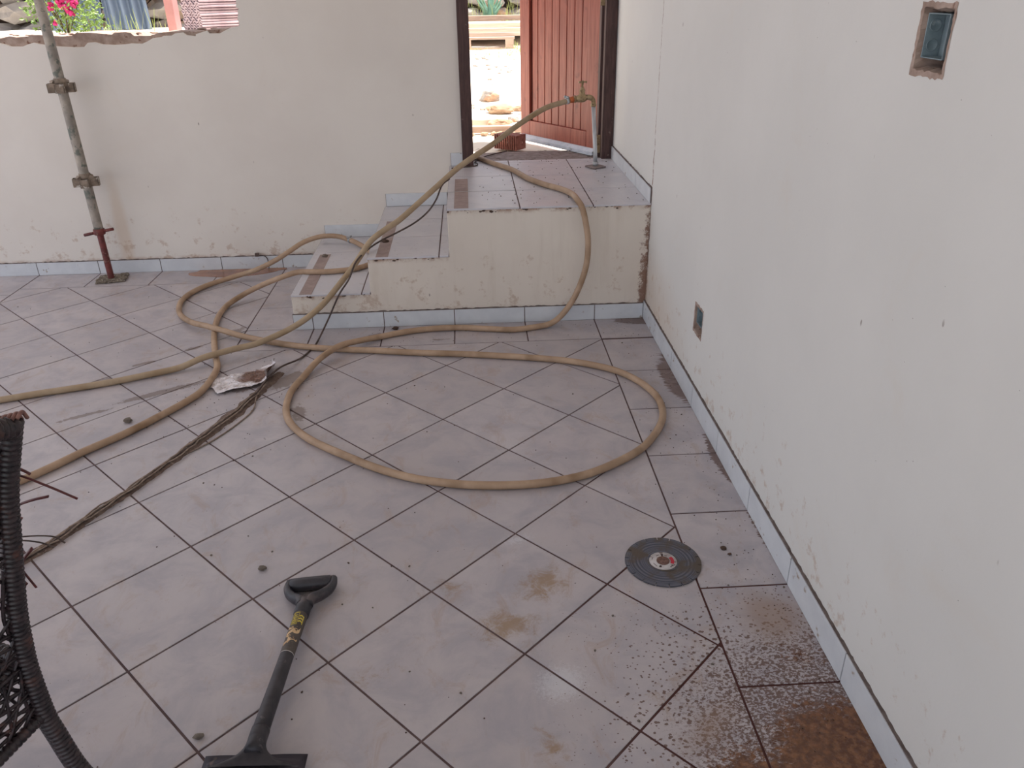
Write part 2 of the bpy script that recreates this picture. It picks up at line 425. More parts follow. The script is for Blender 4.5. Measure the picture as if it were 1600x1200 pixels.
M_PEBD = simple('mud_crumb', lin(88, 66, 54), lin(66, 50, 42), 60, 0.9)
M_BLACKPLASTIC = simple('black_handle_plastic', lin(60, 58, 64), lin(44, 42, 48), 20, 0.4, c3=lin(86, 76, 76), s3=18, t3=(0.55, 0.7))
M_SHAFT = simple('worn_black_shaft', lin(66, 62, 66), lin(40, 38, 44), 16, 0.42, metal=0.2, stretch=(1, 1, 1), c3=lin(120, 112, 112), s3=34, t3=(0.62, 0.74))
M_BLADE = simple('shovel_steel', lin(64, 58, 66), lin(46, 42, 52), 20, 0.45, metal=0.4, c3=lin(96, 84, 80), s3=20)
M_YEL = simple('yellow_decal', lin(226, 206, 84), lin(206, 184, 66), 40, 0.5)
M_BEI = simple('beige_decal', lin(226, 194, 150), lin(208, 174, 132), 60, 0.55, c3=lin(120, 90, 70), s3=90, t3=(0.64, 0.7))
M_DECALBG = simple('worn_decal_ground', lin(92, 82, 74), lin(70, 62, 58), 40, 0.5)
M_WICK = simple('dark_wicker', lin(60, 48, 50), lin(34, 28, 32), 60, 0.26, bump=0.2, c3=lin(84, 56, 50), s3=26, t3=(0.56, 0.72))
M_WICKT = simple('wicker_end', lin(150, 108, 98), lin(110, 72, 66), 60, 0.5)
M_STRAND = simple('red_brown_strand', lin(104, 48, 48), lin(78, 34, 36), 60, 0.45)
M_BOX = simple('grey_box_plastic', lin(134, 150, 156), lin(114, 130, 136), 30, 0.5, c3=lin(150, 160, 164), s3=50, t3=(0.62, 0.7))
M_BRICK = simple('red_clay_brick', lin(158, 104, 92), lin(122, 74, 64), 30, 0.85, bump=0.5, c3=lin(190, 156, 144), s3=36)
def blade_material():
    n = NT('saw_disc_steel')
    r = n.t.nodes.new('ShaderNodeVectorMath'); r.operation = 'LENGTH'
    n.t.links.new(n.mapped((1, 1, 0)), r.inputs[0])
    ring = n.t.nodes.new('ShaderNodeTexNoise'); ring.noise_dimensions = '1D'
    n.t.links.new(r.outputs['Value'], ring.inputs['W']); ring.inputs['Scale'].default_value = 190; ring.inputs['Detail'].default_value = 4
    c = n.mix(n.ramp(ring.outputs['Fac'], 0.35, 0.65), lin(76, 79, 92), lin(112, 113, 124))
    c = n.mix(n.ramp(n.noise(14, detail=4), 0.45, 0.62), c, lin(94, 84, 76))
    return n.out(c, 0.45, 0.55)
M_DISC = blade_material()
M_DLAB = simple('disc_label_white', lin(206, 200, 198), lin(186, 178, 176), 50, 0.5, c3=lin(130, 112, 104), s3=60, t3=(0.6, 0.66))
M_RED = simple('disc_label_red', lin(196, 40, 60), lin(176, 34, 52), 50, 0.5)
M_INK = simple('dark_print', lin(70, 50, 50), lin(56, 40, 40), 50, 0.6)
M_RUSTRING = simple('rusty_flange', lin(136, 104, 92), lin(96, 72, 64), 120, 0.7, metal=0.4)
def foil_material():
    n = NT('dirty_foil'); X, Y, Z = n.xyz()
    c = n.mix(n.ramp(n.noise(26, detail=5, rough=0.75), 0.50, 0.66), lin(222, 216, 218), lin(170, 152, 148))
    c = n.mix(n.ramp(n.math('ADD', n.blob(X, Y, -1.76, 3.08, 0.10, 0.09), n.math('MULTIPLY', n.noise(30, detail=4), 0.4)), 0.3, 0.6), c, lin(112, 80, 66))
    return n.out(c, n.ramp(n.noise(40), 0.4, 0.7, 0.2, 0.5), 0.25)
M_FOIL = foil_material()
def puddle_material():
    n = NT('brown_puddle_water')
    c = n.mix(n.ramp(n.noise(9), 0.35, 0.65), lin(166, 112, 74), lin(134, 86, 56))
    m = n.out(c, 0.08); n.b.inputs['Coat Weight'].default_value = 0.3; n.b.inputs['Coat Roughness'].default_value = 0.02
    return m
M_PUD = puddle_material()
M_GROUND = simple('pale_sandy_ground', lin(236, 229, 216), lin(222, 213, 198), 5, 0.95, bump=0.5, c3=lin(150, 138, 118), s3=9, t3=(0.62, 0.72))
M_GROUND2 = simple('yard_ground', lin(200, 193, 194), lin(186, 180, 180), 2, 0.95)
M_LAWN = simple('lawn_green', lin(96, 108, 70), lin(76, 90, 56), 6, 0.95)
M_STONE = simple('grey_field_stone', lin(176, 170, 164), lin(136, 130, 126), 5, 0.9, bump=0.6, c3=lin(172, 138, 112), s3=3, t3=(0.52, 0.62))
M_STONEB = simple('brown_field_stone', lin(186, 158, 130), lin(150, 122, 98), 6, 0.9, bump=0.6)
M_GAP = simple('stone_gap_earth', lin(72, 58, 50), lin(50, 40, 36), 14, 0.95)
M_CORR = simple('blue_grey_sheet_metal', lin(112, 128, 152), lin(92, 108, 132), 6, 0.5, metal=0.25, stretch=(1, 1, 0.2))
M_SALMON = simple('salmon_post_paint', lin(198, 144, 140), lin(184, 128, 126), 5, 0.7)
M_CTILE = simple('pink_clay_tile', lin(196, 176, 182), lin(168, 146, 154), 12, 0.85, bump=0.3)
M_LEAF = simple('shrub_leaf', lin(142, 168, 84), lin(96, 126, 62), 7, 0.5, bump=0)
M_LEAF2 = simple('spear_leaf', lin(112, 150, 128), lin(78, 118, 98), 7, 0.5, bump=0)
M_BLOOM = simple('magenta_petal', lin(196, 30, 112), lin(170, 20, 88), 9, 0.6, bump=0)
M_GRASS = simple('dry_grass', lin(180, 190, 116), lin(140, 156, 84), 9, 0.7, bump=0)
M_STEM = simple('shrub_stem', lin(110, 92, 66), lin(90, 74, 52), 9, 0.8)
M_PLANK = simple('weathered_timber', lin(196, 170, 150), lin(160, 136, 122), 6, 0.85, stretch=(0.5, 6, 6))
M_PLANK2 = simple('pale_new_timber', lin(218, 202, 184), lin(200, 180, 160), 6, 0.8, stretch=(0.5, 6, 6))

# ------------------------------------------------------------------ the floor: every tile laid out and clipped
def clip(poly, a, b, c):
    """keep a*x+b*y<=c"""
    out = []
    for i in range(len(poly)):
        p, q = poly[i], poly[(i + 1) % len(poly)]
        dp, dq = a * p[0] + b * p[1] - c, a * q[0] + b * q[1] - c
        if dp <= 0: out.append(p)
        if (dp < 0 < dq) or (dq < 0 < dp):
            t = dp / (dp - dq); out.append((p[0] + (q[0] - p[0]) * t, p[1] + (q[1] - p[1]) * t))
    return out
def clipbox(poly, x0, x1, y0, y1):
    for a, b, c in ((1, 0, x1), (-1, 0, -x0), (0, 1, y1), (0, -1, -y0)):
        poly = clip(poly, a, b, c)
        if len(poly) < 3: return []
    return poly
def area(p): return abs(sum(p[i][0] * p[(i + 1) % len(p)][1] - p[(i + 1) % len(p)][0] * p[i][1] for i in range(len(p)))) / 2
def tilefloor(polys, z0, z1, name, mats, parent=None):
    """mats: tile, grout"""
    g = G(); tint = []
    for p in polys:
        if len(p) < 3 or area(p) < 1e-4: continue
        n = len(p); cx = sum(q[0] for q in p) / n; cy = sum(q[1] for q in p) / n
        dz = random.uniform(-0.0004, 0.0004)
        e = 0.0012
        ins = []
        for q in p:
            d = math.hypot(q[0] - cx, q[1] - cy) or 1
            ins.append((q[0] - (q[0] - cx) / d * e, q[1] - (q[1] - cy) / d * e))
        vs = [(q[0], q[1], z0) for q in p] + [(q[0], q[1], z1 - 0.0008 + dz) for q in p] + [(q[0], q[1], z1 + dz) for q in ins]
        fs = []
        for i in range(n):
            j = (i + 1) % n
            fs += [(i, j, n + j, n + i), (n + i, n + j, 2 * n + j, 2 * n + i)]
        fs.append(tuple(range(2 * n, 3 * n)))
        g.add(vs, fs, mi=0); tint += [random.random()] * len(fs)
    return g, tint
def settint(o, tint):
    a = o.data.attributes.new('tint', 'FLOAT', 'FACE')
    vals = tint + [0.5] * (len(o.data.polygons) - len(tint))
    a.data.foreach_set('value', vals)
S = 0.3400; hg = 0.0030
BX = -1.935          # border line left of the steps
YBF = YF - 0.243     # border line in front of the steps
YBB = YB - 0.243
XBL = -3.36
polys = []
ca, sa = math.cos(PHI), math.sin(PHI)
A = (ca, -sa); B = (sa, ca)
for i in range(-22, 16):
    for j in range(-16, 16):
        ox, oy = GX + (i * A[0] + j * B[0]) * S, GY + (i * A[1] + j * B[1]) * S
        a0, a1 = hg, S - hg
        q = [(ox + A[0] * u + B[0] * v, oy + A[1] * u + B[1] * v) for u, v in ((a0, a0), (a1, a0), (a1, a1), (a0, a1))]
        xm, ym = max(p_[0] for p_ in q), max(p_[1] for p_ in q)
        if xm < BX - hg: reg = [(XBL + hg, BX, -2.2, YBB - hg)]
        elif ym < YBF - hg: reg = [(XBL + hg, -W_ - hg, -2.2, YBF)]
        else: reg = [(XBL + hg, -W_ - hg, -2.2, YBF - hg), (XBL + hg, BX - hg, YBF - hg, YBB - hg)]
        for r in reg:
            p = clipbox(q, *r)
            if len(p) >= 3: polys.append(p)
def rect(x0, x1, y0, y1): polys.append([(x0 + hg, y0 + hg), (x1 - hg, y0 + hg), (x1 - hg, y1 - hg), (x0 + hg, y1 - hg)])
k = -10
while Y0 + k * T_ < YF - 0.02:
    rect(-W_, 0.0, max(Y0 + k * T_, -2.2), min(Y0 + (k + 1) * T_, YBF + 0.0)) if Y0 + (k + 1) * T_ < YF else None
    k += 1
rect(-W_, 0.0, YBF, YF + 0.002)
x = -W_
while x > BX + 0.01:
    x2 = max(x - T_, BX)
    rect(x2, x, YBF, YF + 0.003); x = x2
y = YF + 0.003
rect(BX, X1 + 0.004, YF + 0.003, YF + 0.30); rect(BX, X1 + 0.004, YF + 0.30, YF + 0.64); rect(BX, X1 + 0.004, YF + 0.64, YB)
x = BX
for xx in (-2.305, -2.655, -3.01, -3.36):
    rect(xx, x, YBB, YB); x = xx
for yy in range(14): 
    for xx in range(4):
        rect(XBL - 0.34 * (xx + 1), XBL - 0.34 * xx, YB - 0.34 * (yy + 1) , YB - 0.34 * yy)
g, tint = tilefloor(polys, -0.012, 0.0, 'floor', None)
g.box((XL - 0.1, -2.3, -0.15), (0.02, YB + 0.02, -0.0022), mi=1)
floor = g.build('floor', [M_TILE, M_GROUT], recalc=False)
settint(floor, tint); tag(floor, kind='structure')

# ------------------------------------------------------------------ right wall with two chased holes
boxes = [(1.434, 1.543, 1.313, 1.428), (2.660, 2.769, 0.285, 0.396)]
g = G()
ys = sorted([-2.3, 4.90] + [b[0] for b in boxes] + [b[1] for b in boxes])
zs = sorted([-0.05, CEIL] + [b[2] for b in boxes] + [b[3] for b in boxes])
for a in range(len(ys) - 1):
    for b in range(len(zs) - 1):
        ym, zm = (ys[a] + ys[a + 1]) / 2, (zs[b] + zs[b + 1]) / 2
        if any(q[0] < ym < q[1] and q[2] < zm < q[3] for q in boxes): continue
        g.add([(0, ys[a], zs[b]), (0, ys[a + 1], zs[b]), (0, ys[a + 1], zs[b + 1]), (0, ys[a], zs[b + 1])], [(0, 1, 2, 3)])
g.box((0.09, -2.3, -0.05), (0.22, 4.90, CEIL))
g.add([(0, -2.3, -0.05), (0.22, -2.3, -0.05), (0.22, -2.3, CEIL), (0, -2.3, CEIL)], [(0, 1, 2, 3)])
g.add([(0, 4.9, -0.05), (0.22, 4.9, -0.05), (0.22, 4.9, CEIL), (0, 4.9, CEIL)], [(0, 1, 2, 3)])
wall_right = g.build('wall_right', M_WR, recalc=False); tag(wall_right, kind='structure')
for i, (ya, yb, za, zb) in enumerate(boxes):
    g = G(); N = 14
    # ragged mortar reveal around the hole
    ring = []
    cy, cz = (ya + yb) / 2, (za + zb) / 2
    def per(k, off):
        t = k / (4 * N) * 4; s_ = int(t); f = t - s_
        P = [(ya, za), (yb, za), (yb, zb), (ya, zb), (ya, za)]
        y_ = P[s_][0] + (P[s_ + 1][0] - P[s_][0]) * f; z_ = P[s_][1] + (P[s_ + 1][1] - P[s_][1]) * f
        return (y_ + (y_ - cy) / abs(yb - cy) * off * 0.8, z_ + (z_ - cz) / abs(zb - cz) * off)
    rows = []
    for (dx, off, jit) in ((-0.0006, 0.004, 0.0025), (0.0, -0.006, 0.002), (0.018, -0.011, 0.003), (0.055, -0.012, 0.002)):
        row = []
        for k in range(4 * N):
            o_ = off + random.uniform(-jit, jit); p = per(k, o_); row.append((dx + (random.uniform(0, jit) if dx > 0 else 0), p[0], p[1]))
        rows.append(row)
    vs = [v for r in rows for v in r]; n4 = 4 * N
    fs = [(r * n4 + k, r * n4 + (k + 1) % n4, (r + 1) * n4 + (k + 1) % n4, (r + 1) * n4 + k) for r in range(3) for k in range(n4)]
    fs.append(tuple(3 * n4 + k for k in range(n4)))
    g.add(vs, fs)
    g.build('mortar_reveal', M_MORTAR, wall_right, recalc=False)
    lab = ['grey plastic electrical box sunk in the right wall, the upper and nearer one', 'small grey electrical box sunk low in the right wall near the steps'][i]
    e = tag(empty('electrical_box', (0.02, cy, cz)), lab, 'electrical box', 'electrical boxes in the right wall')
    g = G(); a_, b_, c_, d_ = ya + 0.024, yb - 0.012, za + (0.026 if i == 0 else 0.034), zb - 0.014
    w = 0.0022
    g.box((0.038, a_, c_), (0.041, b_, d_))
    for bx in (((0.006, a_, c_), (0.038, a_ + w, d_)), ((0.006, b_ - w, c_), (0.038, b_, d_)), ((0.006, a_, c_), (0.038, b_, c_ + w)), ((0.006, a_, d_ - w), (0.038, b_, d_))): g.box(*bx)
    bs = g.build('box_shell', M_BOX, e, bevel=0.001)
    for kz in (0.28, 0.72):
        g = G(); M = Matrix.Translation((0.022, b_ - w + 0.0002, c_ + (d_ - c_) * kz)) @ Matrix.Rotation(PI / 2, 4, 'X')
        g.lathe([(0.0110, 0), (0.0110, 0.0012), (0.0100, 0.0020), (0.0088, 0.0008), (0.0, 0.0008)], 24, mat=M)
        g.build('knockout', M_BOX, bs)

# ------------------------------------------------------------------ back wall: plaster skin over a broken core
plaster = [(-3.26, 1.246), (-3.22, 1.243), (-3.193, 1.236), (-3.17, 1.227), (-3.112, 1.226), (-3.08, 1.237), (-3.053, 1.243), (-3.026, 1.236), (-2.96, 1.226), (-2.916, 1.222), (-2.859, 1.218), (-2.803, 1.218), (-2.779, 1.238), (-2.746, 1.24), (-2.707, 1.229), (-2.649, 1.225), (-2.593, 1.227), (-2.563, 1.231), (-2.505, 1.228), (-2.476, 1.239), (-2.443, 1.255), (-2.4, 1.258), (-2.389, 1.264), (-2.347, 1.264), (-2.328, 1.274), (-2.288, 1.279), (-2.271, 1.265), (-2.224, 1.259), (-2.222, 1.269), (-2.163, 1.285), (-2.153, 1.271), (-2.1, 1.27), (-2.065, 1.286), (-2.033, 1.298), (-2.003, 1.302), (-1.992, 1.306), (-1.996, 1.342), (-1.991, 1.357), (-1.99, 1.378), (-1.981, 1.383), (-1.997, 1.393), (-1.991, 1.41), (-1.992, 1.425)]
core = [(-3.26, 1.268), (-3.221, 1.266), (-3.171, 1.275), (-3.137, 1.269), (-3.078, 1.273), (-3.066, 1.279), (-3.022, 1.278), (-2.965, 1.274), (-2.911, 1.27), (-2.858, 1.272), (-2.832, 1.285), (-2.764, 1.285), (-2.714, 1.28), (-2.656, 1.274), (-2.638, 1.283), (-2.582, 1.285), (-2.558, 1.28), (-2.544, 1.266), (-2.46, 1.265), (-2.408, 1.28), (-2.342, 1.281), (-2.276, 1.283), (-2.228, 1.279), (-2.167, 1.287), (-2.094, 1.29), (-2.0, 1.291)]
DX = -0.862   # left edge of the door opening
HDR = 2.62
z = 1.45
right_edge = []
while z < CEIL - 0.05:
    right_edge.append((-1.99 + random.uniform(-0.012, 0.008), z)); z += random.uniform(0.03, 0.08)
left_edge = [(-4.2, CEIL)]
z = CEIL - 0.05
while z > 1.3:
    left_edge.append((-4.2 + random.uniform(-0.01, 0.01), z)); z -= random.uniform(0.04, 0.1)
x = -4.18
lj = []
while x < -3.30: lj.append((x, 1.236 + random.uniform(-0.014, 0.014))); x += random.uniform(0.02, 0.06)
def wallpoly(jag, le, re_, off=0.0):
    return [(XL, -0.05), (DX, -0.05), (DX, HDR), (0.0, HDR), (0.0, CEIL), (re_[-1][0], CEIL)] + re_[::-1] + jag[::-1] + lj_[::-1] + le[::-1] + [(XL, CEIL)]
mapf = lambda u, v, d: (u, d, v)
lj_ = lj
g = G(); g.prism(wallpoly(plaster, left_edge, right_edge), mapf, YB, YB + 0.016)
wall_back = g.build('wall_back', M_WB); tag(wall_back, kind='structure')
lj_ = [(a_, b_ + 0.035) for a_, b_ in lj]
g = G(); g.prism(wallpoly(core, [(a_ - 0.0, b_) for a_, b_ in left_edge], [(a_ + 0.008, b_) for a_, b_ in right_edge]), mapf, YB + 0.0162, SILLY)
wc = g.build('broken_core', M_MORTAR, wall_back)
# lumps of old mortar along the broken sill so that the sunlit top is not a ruled slab
g = G()
for k in range(30):
    xx = -4.1 + k * 0.071; r_ = random.uniform(0.008, 0.018)
    vs, fs = rock(k, r_, 2, 0.5, (1.5, 1.2, 0.40))
    zz = 1.277 if xx < -2.3 else 1.284
    g.add(vs, fs, mat=Matrix.Translation((xx, YB + random.uniform(0.05, 0.24), zz)) @ Matrix.Rotation(random.uniform(0, 3), 4, 'Z'))
g.build('mortar_lumps', M_MORTAR, wall_back, recalc=False)
# the ceiling; the room is open behind the camera and to the left (out of the picture, they shape the light)
g = G(); g.box((XL - 0.1, -2.5, CEIL), (0.22, 4.59, CEIL + 0.12)); g.box((-1.99, 4.59, CEIL), (0.22, 4.98, CEIL + 0.12))
tag(g.build('ceiling', M_CEIL), kind='structure')

# ------------------------------------------------------------------ skirtings
def skirt(name, mapf, runs, h, t=0.009, cap=True, capmat=None):
    """runs: joints along the wall; one mesh of tiles + grout behind"""
    g = G()
    for a_, b_ in zip(runs[:-1], runs[1:]):
        poly = [(a_ + 0.0022, 0.001), (b_ - 0.0022, 0.001), (b_ - 0.0022, h), (a_ + 0.0022, h)]
        g.prism(poly, mapf, 0.0, t)
    g.prism([(runs[0], -0.001), (runs[-1], -0.001), (runs[-1], h - 0.001), (runs[0], h - 0.001)], mapf, -0.001, t - 0.003, mi=1)
    if cap:
        # ragged bead of mortar along the top edge
        top = []; x_ = runs[0]
        while x_ < runs[-1]: top.append((x_, h + random.uniform(0.001, 0.006))); x_ += random.uniform(0.008, 0.02)
        top.append((runs[-1], h + 0.003))
        g.prism([(runs[0], h - 0.001)] + [(runs[-1], h - 0.001)] + top[::-1], mapf, -0.001, t - 0.002, mi=2)
    o = g.build(name, [M_SKIRT, M_SGROUT, capmat or M_SGROUT])
    return tag(o, kind='structure')
yr = [Y0 + k * T_ for k in range(-10, 7)]; yr = [q for q in yr if q > -2.2] + [YF]
# joints follow the floor border tiles
skirt('baseboard_right', lambda u, v, d: (-d, u, v), yr, 0.088)
skirt('baseboard_back', lambda u, v, d: (u, YB - d, v), [-4.55, -4.21, -3.70, -3.36, -3.01, -2.655, -2.305, -1.95, X1], BB)
skirt('baseboard_steps', lambda u, v, d: (u, YF - d, v), [X1, -1.61, -1.27, -0.93, -0.59, -W_, -0.01], 0.076)
skirt('baseboard_landing', lambda u, v, d: (-d, u, v + H3), [YF, YF + 0.34, YF + 0.68, YF + 1.02, 4.675], 0.070)

# ------------------------------------------------------------------ steps
steps = tag(empty('tiled_steps', ((X1 + 0) / 2, YF, 0)), 'cream plastered steps with tiled treads rising to the open door', 'steps')
prof = [(X1 + 0.004, 0.0), (0.0, 0.0), (0.0, H3 - 0.008), (X3 + 0.004, H3 - 0.008), (X3 + 0.004, H2 - 0.008), (X2 + 0.004, H2 - 0.008), (X2 + 0.004, H1 - 0.008), (X1 + 0.004, H1 - 0.008)]
g = G(); g.prism(prof, lambda u, v, d: (u, d, v), YF + 0.003, YB + 0.0); g.box((DX, YB, 0.1), (0, 4.72, H3 - 0.008))
g.build('masonry', M_WS, steps, bevel=0.003)
rows_y = [YF - 0.001, YF + 0.335, YF + 0.675, YB]
def tread(name, xs, ys_, z, par):
    polys.clear()
    for a_, b_ in zip(xs[:-1], xs[1:]):
        for c_, d_ in zip(ys_[:-1], ys_[1:]):
            g2 = 0.0030
            polys.append([(a_ + g2, c_ + (g2 if c_ != ys_[0] else 0)), (b_ - g2, c_ + (g2 if c_ != ys_[0] else 0)), (b_ - g2, d_ - g2), (a_ + g2, d_ - g2)])
    g, tn = tilefloor(polys, z - 0.008, z, name, None)
    g.box((xs[0] + 0.002, ys_[0] + 0.002, z - 0.0082), (xs[-1], ys_[-1], z - 0.0018), mi=1)
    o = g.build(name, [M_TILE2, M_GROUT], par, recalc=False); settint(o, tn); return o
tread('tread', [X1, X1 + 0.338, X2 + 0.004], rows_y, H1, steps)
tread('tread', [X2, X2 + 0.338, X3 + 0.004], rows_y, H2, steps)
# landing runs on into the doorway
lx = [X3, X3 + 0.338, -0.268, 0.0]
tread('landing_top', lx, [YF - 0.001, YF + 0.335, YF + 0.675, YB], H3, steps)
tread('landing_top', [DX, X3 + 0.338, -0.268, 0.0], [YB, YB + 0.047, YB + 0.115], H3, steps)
for (x0, y1, z_) in ((X1 + 0.042, 4.245, H1), (X2 + 0.042, 4.245, H2)):
    g = G()
    g.box((x0, YF + 0.006, z_), (x0 + 0.058, YF + 0.33, z_ + 0.0012)); g.box((x0, YF + 0.34, z_), (x0 + 0.058, y1, z_ + 0.0012))
    g.build('grip_strip', M_STRIP, steps)
g = G(); x0 = X3 + 0.036
g.box((x0, YF + 0.006, H3), (x0 + 0.066, YF + 0.33, H3 + 0.0012)); g.box((x0, YF + 0.34, H3), (x0 + 0.066, YF + 0.62, H3 + 0.0012)); g.build('grip_strip', M_STRIP, steps)
# stepped skirting on the back wall beside the treads
for (xa, xb, z_, js) in ((X1 + 0.02, X2 + 0.004, H1, []), (X2 + 0.01, X3 + 0.004, H2, [X3 - 0.02]), (X3 + 0.01, DX - 0.002, H3, [])):
    g = G(); run = [xa] + js + [xb]
    for a_, b_ in zip(run[:-1], run[1:]):
        g.box((a_ + 0.002, YB - 0.009, z_ + 0.002), (b_ - 0.002, YB - 0.0005, z_ + 0.072))
    g.box((xa, YB - 0.006, z_), (xb, YB - 0.0006, z_ + 0.071), mi=1)
    g.build('skirting', [M_SKIRT, M_SGROUT], steps)
# small lumps of mud clinging to the steps' edges
g = G()
for k in range(40):
    x_ = random.uniform(X1, -0.05)
    z_ = H1 if x_ < X2 else (H2 if x_ < X3 else H3)
    vs, fs = rock(k + 90, random.uniform(0.002, 0.006), 1, 0.6, (1.8, 0.5, 0.8))
    g.add(vs, fs, mat=Matrix.Translation((x_, YF + 0.001, z_ - random.uniform(0.006, 0.02))))
tag(g.build('mud_flecks', M_PEBD, steps, recalc=False), kind='stuff')
g = G(); n_ = 30; top = []
poly = [(DX - 0.0, YB + 0.115)] + [(DX + 0.862 * k / n_, YB + 0.112 + random.uniform(-0.004, 0.006)) for k in range(1, n_)] + [(0.0, YB + 0.115), (0.0, 4.97), (-0.3, 4.985), (-0.6, 4.98), (DX, 4.95)]
g.prism(poly, lambda u, v, d: (u, v, d), H3 - 0.16, H3 - 0.003)
g.build('threshold_slab', M_CONC, steps)

# ------------------------------------------------------------------ door
door = empty('door_1', (-0.085, 4.77, H3)); tag(door, kind='structure')
def post(x0, x1, y0, y1, name):
    g = G(); g.box((x0, y0, H3 - 0.004), (x1, y1, HDR)); return g
g = post(-0.868, -0.806, 4.560, 4.625, 'f'); g.box((-0.855, 4.625, H3), (-0.822, 4.66, HDR)); g.build('frame_post', M_DARKWOOD, door, bevel=0.003)
g = post(-0.066, -0.002, 4.672, 4.735, 'f'); g.box((-0.080, 4.735, H3), (-0.002, 4.90, HDR)); g.build('frame_post', M_DARKWOOD, door, bevel=0.003)
g = G(); g.box((-0.868, 4.63, HDR - 0.065), (0.0, 4.70, HDR)); g.build('frame_head', M_DARKWOOD, door, bevel=0.003)
hinge = Vector((-0.074, 4.79, 0)); free = Vector((-0.482, 5.45, 0))
U = (free - hinge).normalized(); Nn = Vector((-U.y, U.x, 0))      # Nn points to the room's left side
if Nn.x > 0: Nn = -Nn
L = (free - hinge).length
ZB, ZT = 0.585, 2.58
ml = Matrix(((U.x, Nn.x, 0, hinge.x), (U.y, Nn.y, 0, hinge.y), (0, 0, 1, 0), (0, 0, 0, 1)))
# local: x along the leaf from the hinge, y towards the viewer, z up
st1, st2, railb = 0.105, 0.098, 0.100
g = G()
g.box((0, -0.042, ZB), (st1, 0, ZT), mat=ml); g.box((L - st2, -0.042, ZB), (L, 0, ZT), mat=ml)
g.box((st1, -0.042, ZB), (L - st2, 0, ZB + railb), mat=ml); g.box((st1, -0.042, ZT - 0.12), (L - st2, 0, ZT), mat=ml)
leaf = g.build('door_leaf', M_REDWOOD, door, bevel=0.004)
leaf['label'] = 'red-brown door leaf of vertical boards'
g = G(); nb = 8; wb = (L - st1 - st2) / nb
for k in range(nb):
    g.box((st1 + k * wb + 0.0025, -0.035, ZB + railb), (st1 + (k + 1) * wb - 0.0025 - (0.012 if k == nb - 1 else 0), -0.014, ZT - 0.12), mat=ml)
g.build('boards', M_REDWOOD, leaf, bevel=0.003)
g = G(); g.box((st1, -0.033, ZB + railb), (L - st2, -0.020, ZT - 0.12), mat=ml); g.build('board_backing', M_REDDARK, leaf)
g = G()
g.prism([(0.0, ZB + 0.012), (0.012, ZB + 0.012), (0.034, ZB - 0.004), (0.034, ZB - 0.016), (0.0, ZB - 0.016)], lambda u, v, d: tuple(ml @ Vector((d, u, v))), 0.005, L - 0.03)
g.box((0.0, 0.010, ZB - 0.017), (L - 0.02, 0.045, ZB - 0.021), mat=ml)
g.build('weather_bar', M_WHITEBAR, leaf)['label'] = 'white weather bar'
for hz in (H3 + 0.12, 1.36, 2.35):
    g = G(); g.box((-0.030, -0.006, hz - 0.05), (0.0, -0.003, hz + 0.05), mat=ml); g.tube([ml @ Vector((-0.018, -0.0, hz - 0.052)), ml @ Vector((-0.018, 0.0, hz + 0.052))], 0.0055, 10)
    g.box((-0.032, -0.0, hz - 0.05), (-0.004, 0.003, hz + 0.05), mat=ml)
    g.build('hinge', M_BRASS, door)
for hz in (H3 + 0.075, 1.415):
    g = G(); g.box((-0.088, 4.729, hz - 0.05), (-0.066, 4.734, hz + 0.05)); g.build('hinge', M_BRASS, door)

# wire tied round the foot of the left post
w = crom([(-0.93, 4.50, H3 + 0.004), (-0.88, 4.525, H3 + 0.004), (-0.83, 4.528, H3 + 0.005), (-0.79, 4.555, H3 + 0.005), (-0.785, 4.60, H3 + 0.006), (-0.80, 4.64, H3 + 0.006), (-0.78, 4.72, H3 + 0.004), (-0.72, 4.84, H3 + 0.004), (-0.6, 4.97, H3 + 0.004)], 6)
g = G(); g.tube(w, 0.0035, 8); tag(g.build('wire', M_CABLE), 'thin dark wire bent round the foot of the left door post', 'wire')

# ------------------------------------------------------------------ brick by the door
bk = tag(empty('brick', (-0.57, 5.15, 0.566)), 'red grooved clay brick standing just outside the door', 'brick')
e1 = Vector((-0.78, 0.62, 0)).normalized(); e2 = Vector((0.62, 0.78, 0)).normalized(); c0 = Vector((-0.533, 5.07, 0.548))
mb = Matrix.Identity(4)
for i_ in range(3): mb[i_][0] = e1[i_]; mb[i_][1] = e2[i_]; mb[i_][3] = c0[i_]
g = G(); g.box((0.004, 0.004, 0), (0.176, 0.106, 0.088), mat=mb)
for k in range(11): g.box((0.003 + k * 0.0160, -0.005, 0.0), (0.003 + k * 0.0160 + 0.0085, 0.006, 0.088), mat=mb)
o = g.build('brick_body', M_BRICK, bk, bevel=0.0015)

# ------------------------------------------------------------------ standpipe with tap
tapx, tapy = -0.136, 4.44
sp = tag(empty('standpipe_tap', (tapx, tapy, H3)), 'old brass tap on a grey upright pipe standing on the landing', 'tap')
g = G(); mm_ = Matrix.Translation((tapx, tapy - 0.005, H3)) @ Matrix.Rotation(0.55, 4, 'Z')
g.box((-0.042, -0.042, 0.001), (0.042, 0.042, 0.010), mat=mm_); g.build('base_plate', M_CONC, sp, bevel=0.003)
g = G(); g.tube([(tapx, tapy, H3 + 0.008), (tapx + 0.0, tapy, H3 + 0.03)], 0.016, 16); g.build('flange', M_GALV, sp)
pt = Vector((-0.156, 4.44, 0.893))
g = G(); g.tube([(tapx, tapy, H3 + 0.01), (tapx - 0.003, tapy, 0.65), tuple(pt)], 0.0112, 16); g.build('pipe', M_GALV, sp)
g = G()
g.tube(crom([(-0.156, 4.44, 0.885), (-0.156, 4.44, 0.905), (-0.163, 4.44, 0.922), (-0.18, 4.44, 0.931), (-0.20, 4.44, 0.930)], 5), [0.012] * 6 + [0.0125] * 5 + [0.014] * 10, 14)
